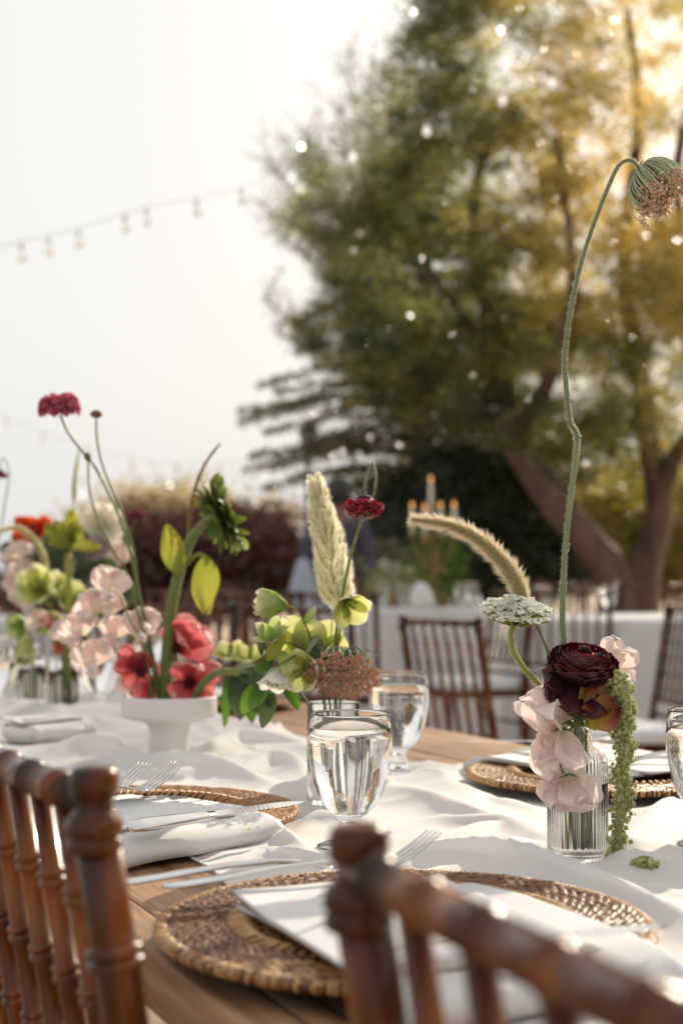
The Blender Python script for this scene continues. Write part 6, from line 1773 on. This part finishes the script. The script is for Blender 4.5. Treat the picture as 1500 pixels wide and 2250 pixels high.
stem(fl, [inl(vL2, .01), P(150, 1420, DQ - .05), P(151, 1330, DQ - .05), P(150, 1215, DQ - .05)], .0052, .0062, 'stemy', n=10)
for k, (tx, ty) in enumerate(((102, 1160), (112, 1185), (135, 1140), (155, 1132), (175, 1150), (192, 1165), (214, 1196), (160, 1150), (125, 1150), (180, 1180))):
    o = P(150, 1205, DQ - .05 + random.uniform(-.02, .02)); e = P(tx, ty, DQ - .05 + random.uniform(-.03, .03))
    put(fl, ('pp', k), 'leaf', 'lime', o, e - o, (random.uniform(-.5, .5), -1, .5), L=(e - o).length * 1.12, W=.0135, cup=.5, curl=random.uniform(-.8, 1.0), ruf=.4, rk=4, seed=k, base=.3, tip=.5, nu=10, nv=10)
fl = flower('foxtail_grass', 'blurred arching foxtail plume at the far left', 'grass', inl(vL2, -.01), None)
stem(fl, [inl(vL2, -.01), P(122, 1420, DQ), P(112, 1320, DQ), P(106, 1250, DQ)], .0016, .0013, 'stem')
foxtail(fl, [P(106, 1255, DQ), P(92, 1215, DQ), P(70, 1180, DQ), P(38, 1160, DQ), P(0, 1168, DQ), P(-25, 1190, DQ)], .0135, 6000, .010)
fl = flower('red_flower', 'orange red bloom behind the chartreuse leaves at the left', 'flower', inl(vL1, .0, .02), None)
stem(fl, [inl(vL1, 0, .02), P(75, 1400, DQ + .2), P(72, 1250, DQ + .2), P(76, 1180, DQ + .2)], .0018, .0014, 'stem')
M_['orred'] = petal_mat('orange_red_petal', [(0, (.30, .03, .01)), (1, (.62, .09, .03))], trans=.5, var=.2)
for k, (tx, ty) in enumerate(((48, 1152), (60, 1150), (96, 1152), (86, 1172), (46, 1175), (58, 1188), (104, 1158), (76, 1150))):
    o = P(76, 1178, DQ + .2); e = P(tx, ty, DQ + .2)
    put(fl, ('or', k), 'petal', 'orred', o, e - o, (random.uniform(-.4, .4), -1, .6), L=(e - o).length * 1.25 + .01, W=.016, cup=.4, curl=random.uniform(-.5, .8), ruf=.15, seed=k, base=.35, tip=.5)
peas('blush sweet pea spray at the far left edge', inl(vL1, -.005), [P(62, 1420, vL1.y), P(50, 1330, vL1.y), P(36, 1250, vL1.y)],
     [(22, 1225, vL1.y, .075, -.2, .1), (48, 1262, vL1.y, .06, .2, .2), (42, 1302, vL1.y, .078, -.1, 0), (60, 1330, vL1.y, .06, .4, -.2), (30, 1285, vL1.y + .04, .06, -.4, .3)], 31)
peas('pink sweet pea blooms drooping between the left bud vases and the bowl', inl(vL2, .004), [P(142, 1430, DQ), P(150, 1400, DQ)],
     [(84, 1378, DQ - .03, .060, -.2, .1), (150, 1402, DQ - .1, .07, .1, -.3)], 41)
fl = flower('crimson_flower', 'small crimson petals low in the left bud vase', 'flower', inl(vL2, .006, .006), None)
stem(fl, [inl(vL2, .006, .006), P(140, 1430, DQ), P(128, 1400, DQ)], .0016, .0012, 'stemred')
bloom(fl, P(122, 1385, DQ - .03), [(100, 1358, 0, .042, .012, (0, -1, 0), .3, .1), (128, 1420, 0, .052, .012, (.2, -1, 0), .2, .1), (140, 1392, 0, .03, .012, (.4, -1, 0), .3, .1)], 'coral')
fl = flower('green_grass_head', 'blurred narrow green seed head against the sky left of the scabiosa stems', 'grass', inl(vL2, .012, .012), None)
stem(fl, [inl(vL2, .012, .012), P(158, 1420, DQ + .1), P(160, 1250, DQ + .1), P(163, 1100, DQ + .1)], .0015, .0012, 'stem')
foxtail(fl, [P(163, 1105, DQ + .1), P(164, 1060, DQ + .1), P(169, 1020, DQ + .1), P(176, 978, DQ + .1)], .0105, 2500, .004, nb=2500)
fl = flower('nodding_scabiosa', 'dark red nodding flower on a thin looped stem cut by the left edge', 'flower', inl(vL1, -.008), None)
stem(fl, [inl(vL1, -.008), P(40, 1420, DQ + .1), P(-5, 1250, DQ + .1), P(8, 1130, DQ + .1), P(20, 1050, DQ + .1), P(14, 1012, DQ + .1), P(3, 1010, DQ + .1), P(0, 1030, DQ + .1)], .0015, .0012, 'stem')
scabiosa(fl, P(2, 1037, DQ + .1), (-.1, -.2, -1), .018, 30, pins=0, drop=-.4)
# a farther vase group on the same table: white lace, pale blooms and greenery
fv = TN(3.05, .66); fv.z = TZ + .002
bud_vase('blurred ribbed vase deep behind the left flowers', fv, .13, .03, .6, n=96, mat=M_['vwater'])
DF = fv.y
inf = lambda: fv + Vector((random.uniform(-.01, .01), random.uniform(-.01, .01), .012))
fl = flower('white_bloom', 'blurred cream white bloom behind the tall scabiosa stems', 'flower', inf(), None)
b_ = fl.location.copy(); stem(fl, [b_, P(160, 1400, DF), P(205, 1250, DF), P(222, 1180, DF)], .002, .0016, 'stem')
for (cx, cy, s) in ((225, 1160, .065), (212, 1262, .06)):
    for k in range(12):
        a = k * .55; e = Vector((math.cos(a), -.3, math.sin(a)))
        put(fl, ('wb', k % 4, s), 'petal', 'creamp', P(cx, cy, DF), e, (0, -1, .2), L=s, W=s * .3, cup=.3, curl=.5, ruf=.2, seed=k % 4, nu=6, nv=6)
fl = flower('mauve_bloom', 'blurred mauve pink blooms and dark leaves deep behind the left flowers', 'flower', inf(), None)
b_ = fl.location.copy(); stem(fl, [b_, P(150, 1400, DF), P(150, 1250, DF)], .002, .0016, 'stem')
M_['mauve'] = petal_mat('dusty_mauve', [(0, (.38, .28, .27)), (1, (.56, .46, .45))], trans=.4)
for i, (cx, cy, s, mt) in enumerate(((135, 1235, .07, 'mauve'), (190, 1225, .07, 'mauve'), (235, 1190, .06, 'mauve'), (170, 1260, .06, 'mauve'), (75, 1245, .05, 'mauve'), (250, 1240, .06, 'mauve'), (110, 1270, .07, 'dkleaf'), (150, 1200, .06, 'dkleaf'), (205, 1290, .08, 'dkleaf'), (60, 1215, .06, 'dkleaf'), (245, 1280, .08, 'dkleaf'), (90, 1225, .07, 'dkleaf'))):
    for k in range(10):
        a = random.uniform(0, 6.28); e = Vector((math.cos(a), random.uniform(-.8, .2), math.sin(a)))
        put(fl, ('mb', mt, k % 4, s), 'petal' if mt == 'mauve' else 'leaf', mt, P(cx, cy, DF + random.uniform(-.08, .08)), e, (0, -1, .2), L=s, W=s * .3, cup=.3, curl=.5, ruf=.1, seed=k % 4, nu=6, nv=6)
fl = flower('dark_red_flower', 'blurred dark red flower heads behind the tall scabiosa stems', 'flower', inf(), None)
b_ = fl.location.copy(); stem(fl, [b_, P(240, 1350, DF), P(275, 1200, DF), P(298, 1140, DF)], .0018, .0014, 'stem')
scabiosa(fl, P(300, 1133, DF), (0, -.3, 1), .022, 24, pins=0)
